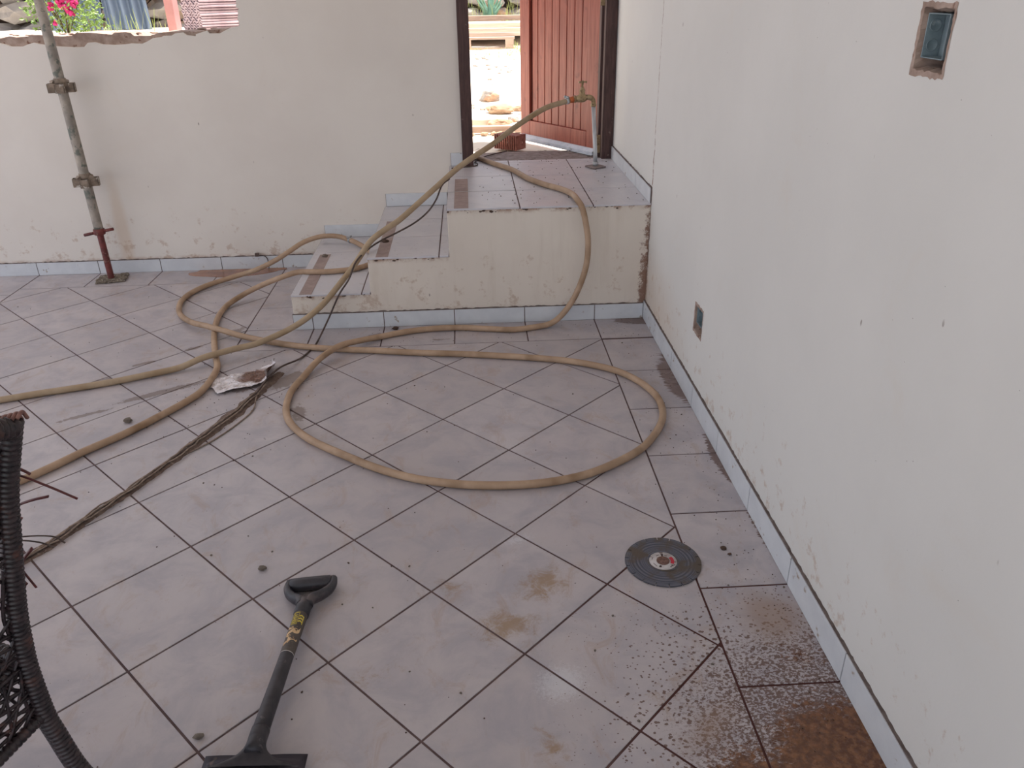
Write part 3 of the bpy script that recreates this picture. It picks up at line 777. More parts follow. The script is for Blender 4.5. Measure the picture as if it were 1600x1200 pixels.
g.tube([(-0.196, 4.44, 0.930), (-0.205, 4.44, 0.929), (-0.222, 4.44, 0.927), (-0.240, 4.44, 0.925), (-0.252, 4.44, 0.924)], [0.014, 0.020, 0.022, 0.018, 0.0155], 18)
g.tube([(-0.252, 4.44, 0.924), (-0.262, 4.44, 0.923)], 0.019, 6)
g.tube([(-0.156, 4.44, 0.884), (-0.156, 4.44, 0.900)], 0.015, 6)
tb = g.build('tap_body', M_BRASS, sp)
g = G()
g.lathe([(0.0175, 0.0), (0.0175, 0.012), (0.014, 0.013), (0.014, 0.020), (0.0155, 0.021), (0.0155, 0.032), (0.0115, 0.034), (0.0105, 0.043), (0.006, 0.046), (0.005, 0.075)], 6, mat=Matrix.Translation((-0.218, 4.44, 0.938)), smooth=False)
g.build('bonnet', M_BRASS, tb)
g = G(); hp = Vector((-0.216, 4.44, 1.008))
g.tube([hp + Vector((-0.021, -0.004, 0.0)), hp + Vector((-0.012, -0.002, 0.0)), hp, hp + Vector((0.012, 0.002, 0.0)), hp + Vector((0.021, 0.004, 0.0))], [0.0058, 0.0035, 0.005, 0.0035, 0.0058], 10)
g.tube([hp + Vector((0, 0, -0.01)), hp + Vector((0, 0, 0.008))], 0.0055, 10)
g.build('handle', M_BRASS, tb)
g = G(); g.tube([(-0.260, 4.44, 0.923), (-0.272, 4.437, 0.921), (-0.285, 4.434, 0.919)], [0.0165, 0.0165, 0.015], 14); g.build('hose_tail', M_COPPER, sp)

# ------------------------------------------------------------------ hoses
HR = 0.0138
hA = [(-0.283, 4.437, 0.918), (-0.33, 4.41, 0.911), (-0.431, 4.337, 0.892), (-0.572, 4.234, 0.83), (-0.708, 4.133, 0.755), (-0.808, 4.06, 0.708), (-0.889, 4.001, 0.666), (-0.97, 3.941, 0.612), (-1.065, 3.872, 0.546), (-1.173, 3.792, 0.473), (-1.248, 3.737, 0.437), (-1.313, 3.689, 0.397), (-1.385, 3.636, 0.31), (-1.461, 3.58, 0.228), (-1.55, 3.515, 0.144), (-1.661, 3.434, 0.085), (-1.80, 3.34, 0.052), (-1.90, 3.285, 0.048), (-2.019, 3.221, 0.040), (-2.113, 3.171, 0.018), (-2.23, 3.118, 0.015), (-2.344, 3.066, 0.014), (-2.481, 3.018, 0.014), (-2.617, 2.978, 0.014), (-2.746, 2.933, 0.014), (-2.878, 2.9, 0.014), (-3.2, 2.80, 0.014), (-3.6, 2.6, 0.014), (-4.1, 2.5, 0.014)]
hoseA = tag(empty('garden_hose', (-1.9, 3.3, 0)), 'mud-coated hose running from the brass tap down over the steps and off left', 'hose', 'muddy water hoses')
g = G(); g.tube(crom(hA, 6), HR, 14); g.build('hose_tube', M_HOSE2, hoseA)
def clamp(p, d, r, par):
    d = Vector(d).normalized(); p = Vector(p)
    g = G(); g.tube([p - d * 0.007, p - d * 0.006, p + d * 0.006, p + d * 0.007], [r, r + 0.003, r + 0.003, r], 16)
    up = Vector((0, 0, 1)); sd = d.cross(up).normalized()
    g.tube([p + up * (r + 0.006) - sd * 0.013, p + up * (r + 0.006) + sd * 0.013], 0.0055, 8)
    g.tube([p + up * (r + 0.006) + sd * 0.013, p + up * (r + 0.006) + sd * 0.019], 0.0075, 6)
    g.build('hose_clip', M_STEEL, par)
clamp((-0.300, 4.428, 0.916), (-0.9, -0.5, -0.08), HR, hoseA)
z0_ = 0.014
hB = [(-1.02, 5.12, 0.566), (-0.95, 5.02, 0.566), (-0.86, 4.90, 0.574), (-0.79, 4.76, 0.577), (-0.699, 4.559, 0.577), (-0.601, 4.37, 0.577), (-0.535, 4.15, 0.577), (-0.46, 3.99, 0.577), (-0.385, 3.87, 0.578), (-0.348, 3.74, 0.582), (-0.340, 3.62, 0.583), (-0.325, 3.573, 0.56), (-0.309, 3.560, 0.495), (-0.296, 3.556, 0.404), (-0.303, 3.550, 0.29), (-0.343, 3.540, 0.17), (-0.397, 3.530, 0.081), (-0.464, 3.515, 0.025), (-0.549, 3.497, z0_), (-0.659, 3.474, z0_), (-0.779, 3.497, z0_), (-0.916, 3.522, z0_), (-1.053, 3.518, z0_), (-1.172, 3.49, z0_), (-1.274, 3.445, z0_), (-1.36, 3.38, 0.026), (-1.44, 3.29, 0.042), (-1.513, 3.183, 0.030), (-1.558, 3.047, 0.015), (-1.585, 2.907, z0_), (-1.575, 2.754, z0_), (-1.532, 2.635, z0_), (-1.441, 2.514, z0_), (-1.299, 2.393, z0_), (-1.179, 2.302, z0_), (-1.067, 2.238, z0_), (-0.96, 2.199, z0_), (-0.855, 2.176, z0_), (-0.73, 2.166, z0_), (-0.604, 2.175, z0_), (-0.472, 2.214, z0_), (-0.339, 2.296, z0_), (-0.243, 2.386, z0_), (-0.162, 2.522, z0_), (-0.13, 2.634, z0_), (-0.129, 2.75, z0_), (-0.168, 2.873, z0_), (-0.241, 2.982, z0_), (-0.352, 3.062, z0_), (-0.483, 3.119, z0_), (-0.675, 3.17, z0_), (-0.9, 3.217, z0_), (-1.099, 3.248, z0_), (-1.273, 3.285, z0_), (-1.419, 3.312, z0_), (-1.598, 3.356, z0_), (-1.755, 3.414, 0.016), (-1.918, 3.489, 0.022), (-2.02, 3.535, 0.036), (-2.11, 3.585, 0.042), (-2.21, 3.672, 0.030), (-2.31, 3.818, 0.016), (-2.363, 3.977, z0_), (-2.361, 4.121, z0_), (-2.30, 4.255, 0.016), (-2.17, 4.352, 0.03), (-2.05, 4.362, 0.062), (-1.939, 4.36, 0.112), (-1.85, 4.372, 0.162), (-1.782, 4.42, 0.194), (-1.69, 4.44, 0.218), (-1.60, 4.44, 0.219), (-1.525, 4.425, 0.200), (-1.46, 4.36, 0.190), (-1.40, 4.25, 0.188), (-1.362, 4.12, 0.188), (-1.360, 4.03, 0.187), (-1.40, 3.965, 0.187), (-1.464, 3.925, 0.187), (-1.574, 3.905, 0.187), (-1.66, 3.915, 0.186), (-1.73, 3.945, 0.176), (-1.80, 3.97, 0.150), (-1.88, 4.0, 0.115), (-1.97, 4.03, 0.072), (-2.05, 4.02, 0.035), (-2.105, 3.93, 0.017), (-2.112, 3.80, z0_), (-2.094, 3.663, z0_), (-2.056, 3.50, z0_), (-1.995, 3.30, z0_), (-1.948, 3.15, z0_), (-1.950, 2.96, z0_), (-1.988, 2.853, z0_), (-2.067, 2.718, z0_), (-2.143, 2.604, z0_), (-2.236, 2.494, z0_), (-2.304, 2.398, z0_), (-2.371, 2.317, z0_), (-2.465, 2.22, z0_), (-2.7, 2.02, z0_), (-3.0, 1.8, z0_), (-3.5, 1.6, z0_)]
hoseB = tag(empty('garden_hose', (-1.0, 3.0, 0)), 'long tan hose looping over the floor, from the doorway to the left edge', 'hose', 'muddy water hoses')
g = G(); g.tube(crom(hB, 6), HR, 14); g.build('hose_tube', M_HOSE, hoseB)
clamp((-1.52, 4.42, 0.199), (0.6, -0.6, -0.1), HR, hoseB)

# ------------------------------------------------------------------ cable over the steps, twine and mud ridge
cb = [(-0.93, 3.955, 0.625), (-0.968, 3.93, 0.600), (-1.0, 3.91, 0.535), (-1.045, 3.90, 0.478), (-1.11, 3.89, 0.430), (-1.19, 3.86, 0.395), (-1.27, 3.80, 0.372), (-1.330, 3.70, 0.356), (-1.375, 3.60, 0.330), (-1.41, 3.565, 0.26), (-1.463, 3.555, 0.187), (-1.52, 3.54, 0.08), (-1.562, 3.45, 0.010), (-1.575, 3.37, 0.005), (-1.61, 3.254, 0.005), (-1.666, 3.114, 0.03), (-1.70, 3.0, 0.03), (-1.726, 2.905, 0.012), (-1.767, 2.763, 0.008), (-1.825, 2.618, 0.008), (-1.864, 2.516, 0.008), (-1.903, 2.424, 0.008), (-1.946, 2.326, 0.008), (-1.986, 2.234, 0.008), (-2.027, 2.155, 0.008), (-2.069, 2.067, 0.008), (-2.108, 1.981, 0.008), (-2.155, 1.905, 0.008), (-2.25, 1.75, 0.008), (-2.45, 1.5, 0.008)]
g = G(); g.tube(crom(cb, 6), 0.0042, 8); tag(g.build('electric_cable', M_CABLE), 'thin dark brown cable trailing beside the hose down the steps and across the tiles', 'cable')
tw = [q for q in cb[17:]]
for k in range(3):
    pts = [(p[0] + random.uniform(-0.006, 0.006) + (k - 1) * 0.009, p[1] + random.uniform(-0.006, 0.006), 0.0135 + 0.003 * (k % 2)) for p in crom(tw, 3)]
    g = G(); g.tube(pts, 0.0028, 6)
    tag(g.build('twine', M_TWINE), ['strand of muddy twine on the left side of the cable', 'strand of muddy twine lying over the cable in the mud', 'strand of muddy twine on the right side of the cable'][k], 'twine', 'twine strands along the cable')
g = G(); g.tube(crom([(-1.70, 3.0, 0.016), (-1.72, 2.90, 0.010), (-1.71, 2.78, 0.004), (-1.75, 2.66, 0.003), (-1.80, 2.56, 0.003), (-1.86, 2.48, 0.003)], 5), 0.0028, 6)
tag(g.build('twine', M_TWINE), 'loose pale strand bowing away to the right of the mud ridge', 'twine')
# ridge of mud under the twine
cl = crom([(p[0], p[1], 0) for p in cb[15:]], 10)
g = G(); vs = []; fs = []; nc = 9
for i, p in enumerate(cl):
    t = (cl[min(i + 1, len(cl) - 1)] - cl[max(i - 1, 0)]).normalized(); s_ = Vector((-t.y, t.x, 0))
    f = i / len(cl)
    wbase = 0.015 + 0.012 * max(0, 1 - abs(f - 0.22) / 0.22) * (1 if f < 0.5 else 0) + 0.010 * max(0, mnoise.noise(Vector((i * 0.11, 0, 3))) )+ 0.004
    for k in range(nc):
        u = (k / (nc - 1)) * 2 - 1
        ww = wbase * (1 + 0.45 * mnoise.noise(Vector((i * 0.35, u * 3, 1.0))))
        q = p + s_ * u * ww - s_ * wbase * 0.25
        h = max(0.0, (1 - u * u)) * (0.007 + 0.005 * mnoise.noise(Vector((i * 0.5, u * 6, 7.0)))) + 0.0004
        if abs(u) == 1: h = -0.001
        vs.append((q.x, q.y, h))
for i in range(len(cl) - 1):
    for k in range(nc - 1):
        fs.append((i * nc + k, i * nc + k + 1, (i + 1) * nc + k + 1, (i + 1) * nc + k))
g.add(vs, fs, smooth=True); tag(g.build('mud_ridge', M_DIRT), 'ridge of brown mud built up along the cable on the tiles', 'mud', kind='stuff')

# ------------------------------------------------------------------ puddle and foil
pl = []
for k in range(40):
    a = 2 * PI * k / 40
    rx, ry = 0.27, 0.11
    r_ = 1 + 0.18 * mnoise.noise(Vector((math.cos(a) * 1.5, math.sin(a) * 1.5, 5)))
    pl.append((-2.20 + rx * math.cos(a) * r_ - (0.04 if math.sin(a) < 0 else 0), min(4.545 + ry * math.sin(a) * r_, 4.5745)))
g = G(); g.prism(pl, lambda u, v, d: (u, v, d), -0.001, 0.0016)
tag(g.build('puddle', M_PUD), 'shallow brown puddle against the back skirting left of the steps', 'puddle')

bm = bmesh.new()
fa, fb, fc, fd = Vector((-1.968, 3.05, 0)), Vector((-1.705, 3.20, 0)), Vector((-1.69, 3.01, 0)), Vector((-1.885, 2.925, 0))
NU, NV = 34, 18; gv = [[None] * NV for _ in range(NU)]
for i in range(NU):
    for j in range(NV):
        u, v = i / (NU - 1), j / (NV - 1)
        p = fa * (1 - u) * (1 - v) + fb * u * (1 - v) + fc * u * v + fd * (1 - u) * v
        q = Vector((u * 5, v * 3, 0))
        edge = 0.018 * mnoise.noise(q * 1.7 + Vector((9, 0, 0)))
        p += Vector((edge, edge * 0.6, 0))
        cr = abs(mnoise.noise(q * 0.8)) * 0.014 + abs(mnoise.noise(q * 3)) * 0.005
        lift = 0.045 * max(0, (u - 0.80) / 0.2) ** 1.4 * (0.35 + 0.9 * v) + 0.007 * max(0, v - 0.6) / 0.4
        p.z = 0.002 + cr + lift
        if i == NU - 1: p.z += 0.018 * (1 if j < 4 else 0.3)
        gv[i][j] = bm.verts.new(p)
for i in range(NU - 1):
    for j in range(NV - 1): bm.faces.new((gv[i][j], gv[i + 1][j], gv[i + 1][j + 1], gv[i][j + 1]))
me = bpy.data.meshes.new('crumpled_foil'); bm.to_mesh(me); bm.free(); me.materials.append(M_FOIL)
fo = bpy.data.objects.new('crumpled_foil', me); COL.objects.link(fo)
sm = fo.modifiers.new('thick', 'SOLIDIFY'); sm.thickness = 0.0008
tag(fo, 'crumpled silvery plastic sheet smeared with mud beside the hose crossing', 'sheet')

# ------------------------------------------------------------------ scaffold prop
px, py = -2.900, 4.458
sc = tag(empty('scaffold_prop', (px, py, 0)), 'grey scaffold standard with red screw jack standing at the back wall', 'scaffold pole')
tilt = Vector((-0.008, 0.0, 1.0))
def pp(z): return Vector((px, py, 0)) + tilt * z
g = G(); mt = Matrix.Translation((px + 0.005, py, 0)) @ Matrix.Rotation(0.18, 4, 'Z'); g.box((-0.078, -0.07, 0.001), (0.078, 0.07, 0.010), mat=mt); plate = g.build('base_plate', M_CRUST, sc, bevel=0.002)
g = G()
for k in range(60):
    a = random.uniform(0, 2 * PI); r_ = random.uniform(0.03, 0.085)
    vs, fs = rock(k, random.uniform(0.004, 0.011), 1, 0.5, (1, 1, 0.6)); c_ = mt @ Vector((max(-0.078, min(0.082, r_ * math.cos(a) * 1.2)), max(-0.074, min(0.07, r_ * math.sin(a) * 1.2)), 0.009))
    g.add(vs, fs, mat=Matrix.Translation(c_))
g.build('cement_crust', M_CRUST, plate, recalc=False)
zt = [0.010 + 0.0045 * k for k in range(58)]
g = G(); g.tube([pp(z) for z in zt], [0.0185 if k % 2 else 0.0160 for k in range(58)], 16); g.build('threaded_spindle', M_REDPAINT, sc)
g = G(); g.tube([pp(0.262), pp(0.266), pp(0.294), pp(0.298)], [0.022, 0.030, 0.030, 0.024], 16)
c_ = pp(0.278); hd = Vector((0.98, -0.1, 0.20)).normalized()
g.tube([c_ - hd * 0.092, c_ - hd * 0.03], 0.0085, 10); g.tube([c_ + hd * 0.03, c_ + hd * 0.084], 0.0085, 10); g.build('jack_nut', M_REDPAINT, sc)
g = G(); g.tube([pp(0.296 + 0.02 * k) for k in range(int((2.75 - 0.296) / 0.02))], 0.0245, 20); g.build('tube', M_SCAF, sc)
for zc in (0.555, 1.035, 1.53, 2.02):
    g = G(); c_ = pp(zc)
    for k in range(4):
        a = 0.25 + k * PI / 2; mk = Matrix.Translation(c_) @ Matrix.Rotation(a, 4, 'Z')
        # V-shaped pressing: two cheeks and a front plate
        g.box((0.022, -0.022, -0.022), (0.064, -0.017, 0.022), mat=mk); g.box((0.022, 0.017, -0.022), (0.064, 0.022, 0.022), mat=mk)
        g.box((0.059, -0.022, -0.022), (0.064, 0.022, 0.022), mat=mk)
    g.tube([c_ + Vector((0, 0, 0.018)), c_ + Vector((0, 0, 0.046))], 0.029, 16)
    for k in range(4):
        vs, fs = rock(k + int(zc * 100), 0.014, 1, 0.6, (1.4, 1, 0.8)); a = random.uniform(0, 6.3)
        g.add(vs, fs, mat=Matrix.Translation(c_ + Vector((0.03 * math.cos(a), 0.03 * math.sin(a), 0.03))))
    g.build('ledger_bracket', M_SCAFC, sc, recalc=False)

# ------------------------------------------------------------------ saw disc
dc = Vector((-0.324, 1.765, 0.0))
disc = tag(empty('saw_disc', dc), 'used diamond cutting disc lying on the tiles by the right wall', 'cutting disc')
g = G(); R_ = 0.107; pts = []; NS = 18
for k in range(NS):
    a0 = 2 * PI * k / NS + 0.12
    for t in (0.04, 0.2, 0.4, 0.6, 0.8, 0.96):
        a = a0 + t * 2 * PI / NS; pts.append((R_ * math.cos(a), R_ * math.sin(a)))
    a = a0 + 0.968 * 2 * PI / NS; pts.append(((R_ - 0.011) * math.cos(a), (R_ - 0.011) * math.sin(a)))
    a = a0 + 1.032 * 2 * PI / NS; pts.append(((R_ - 0.011) * math.cos(a), (R_ - 0.011) * math.sin(a)))
g.prism(pts, lambda u, v, d: (dc.x + u, dc.y + v, d), 0.0012, 0.0040)
o = g.build('disc', M_DISC); o.parent = disc
for v in o.data.vertices: v.co -= dc
g = G(); g.lathe([(0.0, 0.0038), (0.0445, 0.0038), (0.0445, 0.0050), (0.0405, 0.0052), (0.0400, 0.0044), (0.0, 0.0044)], 48, mat=Matrix.Translation(dc)); g.build('label_rim', M_DISC, disc)
g = G(); g.lathe([(0.0, 0.0040), (0.039, 0.0040), (0.039, 0.0048), (0.0, 0.0048)], 48, mat=Matrix.Translation(dc)); dl = g.build('label', M_DLAB, disc)
g = G(); mD = Matrix.Translation(dc)
g.lathe([(0.0105, 0.0046), (0.0185, 0.0046), (0.0185, 0.0064), (0.015, 0.0078), (0.0125, 0.0078), (0.0105, 0.0064)], 28, mat=mD); g.build('bore_ring', M_RUSTRING, disc)
g = G(); g.add([(dc.x + r * math.cos(a), dc.y + r * math.sin(a), 0.0052) for a in [-0.55 + 0.09 * k for k in range(13)] for r in (0.0215, 0.0315)], [(2 * k, 2 * k + 1, 2 * k + 3, 2 * k + 2) for k in range(12)]); g.build('red_mark', M_RED, dl)
g = G()
for (a0, a1, r0, r1) in ((0.9, 1.25, 0.024, 0.0262), (1.75, 2.15, 0.026, 0.028), (1.35, 1.60, 0.019, 0.031), (3.4, 3.9, 0.029, 0.0305), (2.5, 2.9, 0.030, 0.0315), (4.1, 4.35, 0.022, 0.030), (5.2, 5.5, 0.030, 0.0325)):
    g = G()
    g.add([(dc.x + r * math.cos(a0 + (a1 - a0) * k / 5), dc.y + r * math.sin(a0 + (a1 - a0) * k / 5), 0.0051) for k in range(6) for r in (r0, r1)], [(2 * k, 2 * k + 1, 2 * k + 3, 2 * k + 2) for k in range(5)])
    g.build('dark_print', M_INK, dl)

# ------------------------------------------------------------------ shovel
sh = tag(empty('shovel', (-1.32, 1.2, 0)), 'black D-handled shovel lying on the tiles in the foreground', 'shovel')
a0 = Vector((-1.3050, 1.645, 0.022)); a1 = Vector((-1.325, 1.165, 0.050))   # top and bottom of the shaft
ax = (a1 - a0).normalized(); side = ax.cross(Vector((0, 0, 1))).normalized(); upv = side.cross(ax).normalized()
if side.x < 0: side = -side
gc = Vector((-1.3030, 1.722, 0.020))
gd = Vector((0.995, 0.045, 0.03)).normalized()
gd2 = gd
g = G(); g.tube([gc - gd * 0.056, gc - gd * 0.054, gc - gd * 0.03, gc, gc + gd * 0.03, gc + gd * 0.052, gc + gd * 0.054], [0.0150, 0.0185, 0.0190, 0.0192, 0.0190, 0.0185, 0.0150], 18)
g.build('grip', M_BLACKPLASTIC, sh)
for s_ in (-1, 1):
    p0 = gc + gd * s_ * 0.059
    arm = crom([p0 + Vector((0, 0.012, 0)), p0 + Vector((0.001 * s_, -0.010, 0)), p0 + Vector((-0.006 * s_, -0.032, 0)), p0 + Vector((-0.024 * s_, -0.053, 0.001)), a0 + gd * s_ * 0.014 + Vector((0, 0.008, 0.002)), a0 + gd * s_ * 0.008 + Vector((0, -0.012, 0.002))], 6)
    g = G(); g.tube(arm, [0.0105 + 0.004 * (i / len(arm)) for i in range(len(arm))], 10, flat=1.25); g.build('yoke_arm', M_BLACKPLASTIC, sh)
g = G(); ln = (a1 - a0).length
g.tube([a0 + ax * -0.010, a0 + ax * 0.0, a0 + ax * 0.050, a0 + ax * 0.053], [0.0175, 0.0200, 0.0200, 0.0175], 18); g.build('socket_top', M_BLACKPLASTIC, sh)
SR = 0.0168
g = G(); n_ = 30; g.tube([a0 + ax * (0.02 + (ln - 0.02) * k / n_) for k in range(n_ + 1)], [SR + 0.0035 * max(0, (k / n_ - 0.35)) for k in range(n_ + 1)], 20); shaft = g.build('shaft', M_SHAFT, sh)
def ribbon(s0, s1, w, r, name, mat):
    """a decal band wrapped on the top of the shaft between s0 and s1"""
    g = G(); n1, n2 = 6, 14; vs = []
    for i in range(n1 + 1):
        for j in range(n2 + 1):
            th = (j / n2 - 0.5) * w
            vs.append(tuple(a0 + ax * (s0 + (s1 - s0) * i / n1) + (upv * math.cos(th + 0.33) + side * math.sin(th + 0.33)) * r))
    g.add(vs, [(i * (n2 + 1) + j, i * (n2 + 1) + j + 1, (i + 1) * (n2 + 1) + j + 1, (i + 1) * (n2 + 1) + j) for i in range(n1) for j in range(n2)], smooth=True)
    return g.build(name, mat, shaft, recalc=False)
def wraptext(body, s0, length, th0, height, r, mat, name, flip=1, spacing=1.0, bold=0.0):
    """letters that run along the shaft, wrapped round it; th0 = angle of the base line"""
    cu = bpy.data.curves.new('txt', 'FONT'); cu.body = body; cu.size = 1.0; cu.space_character = spacing; cu.offset = bold
    to = bpy.data.objects.new('txt', cu); COL.objects.link(to)
    bpy.context.view_layer.update()
    me = bpy.data.meshes.new_from_object(to.evaluated_get(bpy.context.evaluated_depsgraph_get()))
    bpy.data.objects.remove(to)
    xs = [v.co.x for v in me.vertices]; ys_ = [v.co.y for v in me.vertices]
    x0, x1, y0, y1 = min(xs), max(xs), min(ys_), max(ys_)
    bm = bmesh.new(); bm.from_mesh(me)
    bmesh.ops.triangulate(bm, faces=bm.faces); bmesh.ops.subdivide_edges(bm, edges=bm.edges, cuts=2)
    for v in bm.verts:
        u = (v.co.x - x0) / (x1 - x0); w_ = (v.co.y - y0) / (y1 - y0)
        th = th0 + flip * w_ * height / r
        v.co = a0 + ax * (s0 + u * length) + (upv * math.cos(th + 0.33) + side * math.sin(th + 0.33)) * r
    bm.to_mesh(me); bm.free(); me.materials.clear(); me.materials.append(mat)
    o = bpy.data.objects.new(name, me); COL.objects.link(o); o.parent = shaft
    return o
ribbon(0.052, 0.196, 3.0, SR + 0.0006, 'decal_band', M_DECALBG)
ribbon(0.197, 0.1995, 3.0, SR + 0.0008, 'pale_ring', M_DLAB)
# yellow frame with the maker's name and the three-barred sign beside it
th_l = -0.95
for (s0, s1, t0, t1) in ((0.058, 0.1045, -1.08, -1.03), (0.058, 0.1045, -0.22, -0.17), (0.058, 0.0595, -1.08, -0.17), (0.103, 0.1045, -1.08, -0.17)):
    g = G(); vs = []
    for i in (0, 1):
        for j in range(9):
            th = t0 + (t1 - t0) * j / 8; vs.append(tuple(a0 + ax * (s0 + (s1 - s0) * i) + (upv * math.cos(th + 0.33) + side * math.sin(th + 0.33)) * (SR + 0.0011)))
    g.add(vs, [(j, j + 1, 9 + j + 1, 9 + j) for j in range(8)]); g.build('yellow_frame', M_YEL, shaft, recalc=False)
wraptext('LASHER', 0.0605, 0.042, -0.98, 0.0118, SR + 0.0011, M_YEL, 'yellow_lettering', bold=0.01)
for k in range(3):
    s_ = 0.072 + k * 0.0100
    g = G(); vs = []
    for i in (0, 1):
        for j in range(9):
            th = -0.10 + 0.62 * j / 8; bend = 0.004 * (1 - abs(j / 4 - 1)) ** 0.5
            vs.append(tuple(a0 + ax * (s_ - bend + 0.0048 * i) + (upv * math.cos(th + 0.33) + side * math.sin(th + 0.33)) * (SR + 0.0011)))
    g.add(vs, [(j, j + 1, 9 + j + 1, 9 + j) for j in range(8)]); g.build('yellow_bar', M_YEL, shaft, recalc=False)
g = G(); vs = []
for i in (0, 1):
    for j in range(5):
        th = 0.52 + 0.12 * j / 4; vs.append(tuple(a0 + ax * (0.070 + 0.030 * i) + (upv * math.cos(th + 0.33) + side * math.sin(th + 0.33)) * (SR + 0.0011)))
g.add(vs, [(j, j + 1, 5 + j + 1, 5 + j) for j in range(4)]); g.build('yellow_bar', M_YEL, shaft, recalc=False)
o = wraptext('RA', 0.112, 0.066, -1.15, 0.0330, SR + 0.0012, M_BEI, 'beige_lettering', spacing=0.95, bold=0.045)
# blade: dished sheet with rolled shoulders and a socket that flares into it
g = G(); vs = []; NU, NV = 20, 15; hw = 0.108
tip = a1 + ax * 0.33
for i in range(NU + 1):
    t = i / NU
    for j in range(NV + 1):
        u = j / NV * 2 - 1
        wd = hw * (1.0 if t < 0.62 else math.sqrt(max(0.0, 1 - ((t - 0.62) / 0.40) ** 2)))
        cpt = a1 + ax * (-0.004 + 0.32 * t)
        sh_drop = 0.010 * (abs(u) ** 1.5) * (1 if t < 0.05 else 0)
        zc = 0.040 - 0.036 * min(1, t * 1.3) + 0.0 - 0.020 * (1 - u * u) * 0.0
        zz = 0.010 + 0.022 * (1 - t) * (1 - abs(u) ** 2) + 0.008 * abs(u) ** 2 + 0.004 * (1 - t)
        q = cpt + side * (u * wd); vs.append((q.x + (0.012 if u < 0 else 0) * 0, q.y + sh_drop * 0.8 + 0.004 * abs(u), zz))
fs = [(i * (NV + 1) + j, i * (NV + 1) + j + 1, (i + 1) * (NV + 1) + j + 1, (i + 1) * (NV + 1) + j) for i in range(NU) for j in range(NV)]
g.add(vs, fs, smooth=True)
bl = g.build('blade', M_BLADE, sh); sd = bl.modifiers.new('t', 'SOLIDIFY'); sd.thickness = 0.003
g = G(); vs = []; n1, n2 = 14, 20
for i in range(n1 + 1):
    t = i / n1; c_ = a1 + ax * (-0.060 + 0.085 * t)
    rw = 0.0200 + 0.080 * (max(0, t - 0.25) / 0.75) ** 3.2; rh = 0.0200 * (1 - 0.82 * max(0, t - 0.3) / 0.7)
    c_.z -= 0.020 * max(0, t - 0.3)
    for j in range(n2):
        th = 2 * PI * j / n2; vs.append(tuple(c_ + side * math.cos(th) * rw + upv * math.sin(th) * rh))
g.add(vs, [(i * n2 + j, i * n2 + (j + 1) % n2, (i + 1) * n2 + (j + 1) % n2, (i + 1) * n2 + j) for i in range(n1) for j in range(n2)] + [tuple(range(n2))], smooth=True)
g.build('socket', M_SHAFT, sh)

# ------------------------------------------------------------------ wicker chair (mostly outside the frame)
pst = [(-1.520, 1.07, 0.905), (-1.528, 1.07, 0.885), (-1.561, 1.07, 0.788), (-1.582, 1.07, 0.704), (-1.617, 1.07, 0.547), (-1.63, 1.07, 0.462), (-1.636, 1.07, 0.401), (-1.637, 1.07, 0.297), (-1.631, 1.07, 0.248), (-1.615, 1.07, 0.154), (-1.59, 1.075, 0.07), (-1.565, 1.08, 0.004)]
ch = tag(empty('wicker_chair', (-1.6, 1.07, 0)), 'dark brown wicker chair with broken cane ends at the left edge', 'chair')
e_ = Vector((-0.333, -0.943, 0)); f_ = Vector((-0.943, 0.333, 0))
base = Vector((-1.6, 1.07, 0))
def wrapped(path, r, name, par, coil=0.0098, seg=12):
    """cane wound round a rod: a tube whose radius ripples at every turn"""
    P = crom(path, 16); out = [P[0]]; acc = 0
    L_ = [0]
    for i in range(1, len(P)): L_.append(L_[-1] + (P[i] - P[i - 1]).length)
    tot = L_[-1]; n = max(8, int(tot / coil) * 4); pts = []; j = 0
    for k in range(n + 1):
        s_ = tot * k / n
        while j < len(L_) - 2 and L_[j + 1] < s_: j += 1
        t = (s_ - L_[j]) / max(1e-9, L_[j + 1] - L_[j]); pts.append(P[j].lerp(P[j + 1], min(1, max(0, t))))
    rs = [r * (1 + (0.0, 0.09, 0.13, 0.09)[k % 4]) + (-0.0014 if (k % 4 == 0) else 0) for k in range(n + 1)]
    g = G(); g.tube(pts, rs, seg); return g.build(name, M_WICK, par)
wrapped(pst, 0.0158, 'back_post', ch)
off = e_ * 0.50
wrapped([Vector(p) + off for p in pst], 0.0158, 'back_post', ch)
top = [Vector(pst[0]) + Vector((0, 0, -0.012)), Vector(pst[0]) + e_ * 0.10 + Vector((0.004, 0, 0.015)), Vector(pst[0]) + e_ * 0.25 + Vector((0, 0, 0.022)), Vector(pst[0]) + e_ * 0.40 + Vector((0.004, 0, 0.015)), Vector(pst[0]) + off + Vector((0, 0, -0.012))]
wrapped(top, 0.0158, 'top_rail', ch)
def postx(z):
    for a_, b_ in zip(pst[:-1], pst[1:]):
        if b_[2] <= z <= a_[2]:
            t = (z - a_[2]) / (b_[2] - a_[2]); return Vector(a_).lerp(Vector(b_), t)
    return Vector(pst[-1])
lr = postx(0.30)
wrapped([lr, lr + e_ * 0.25 + Vector((0, 0, -0.004)), lr + off], 0.0105, 'lower_rail', ch)
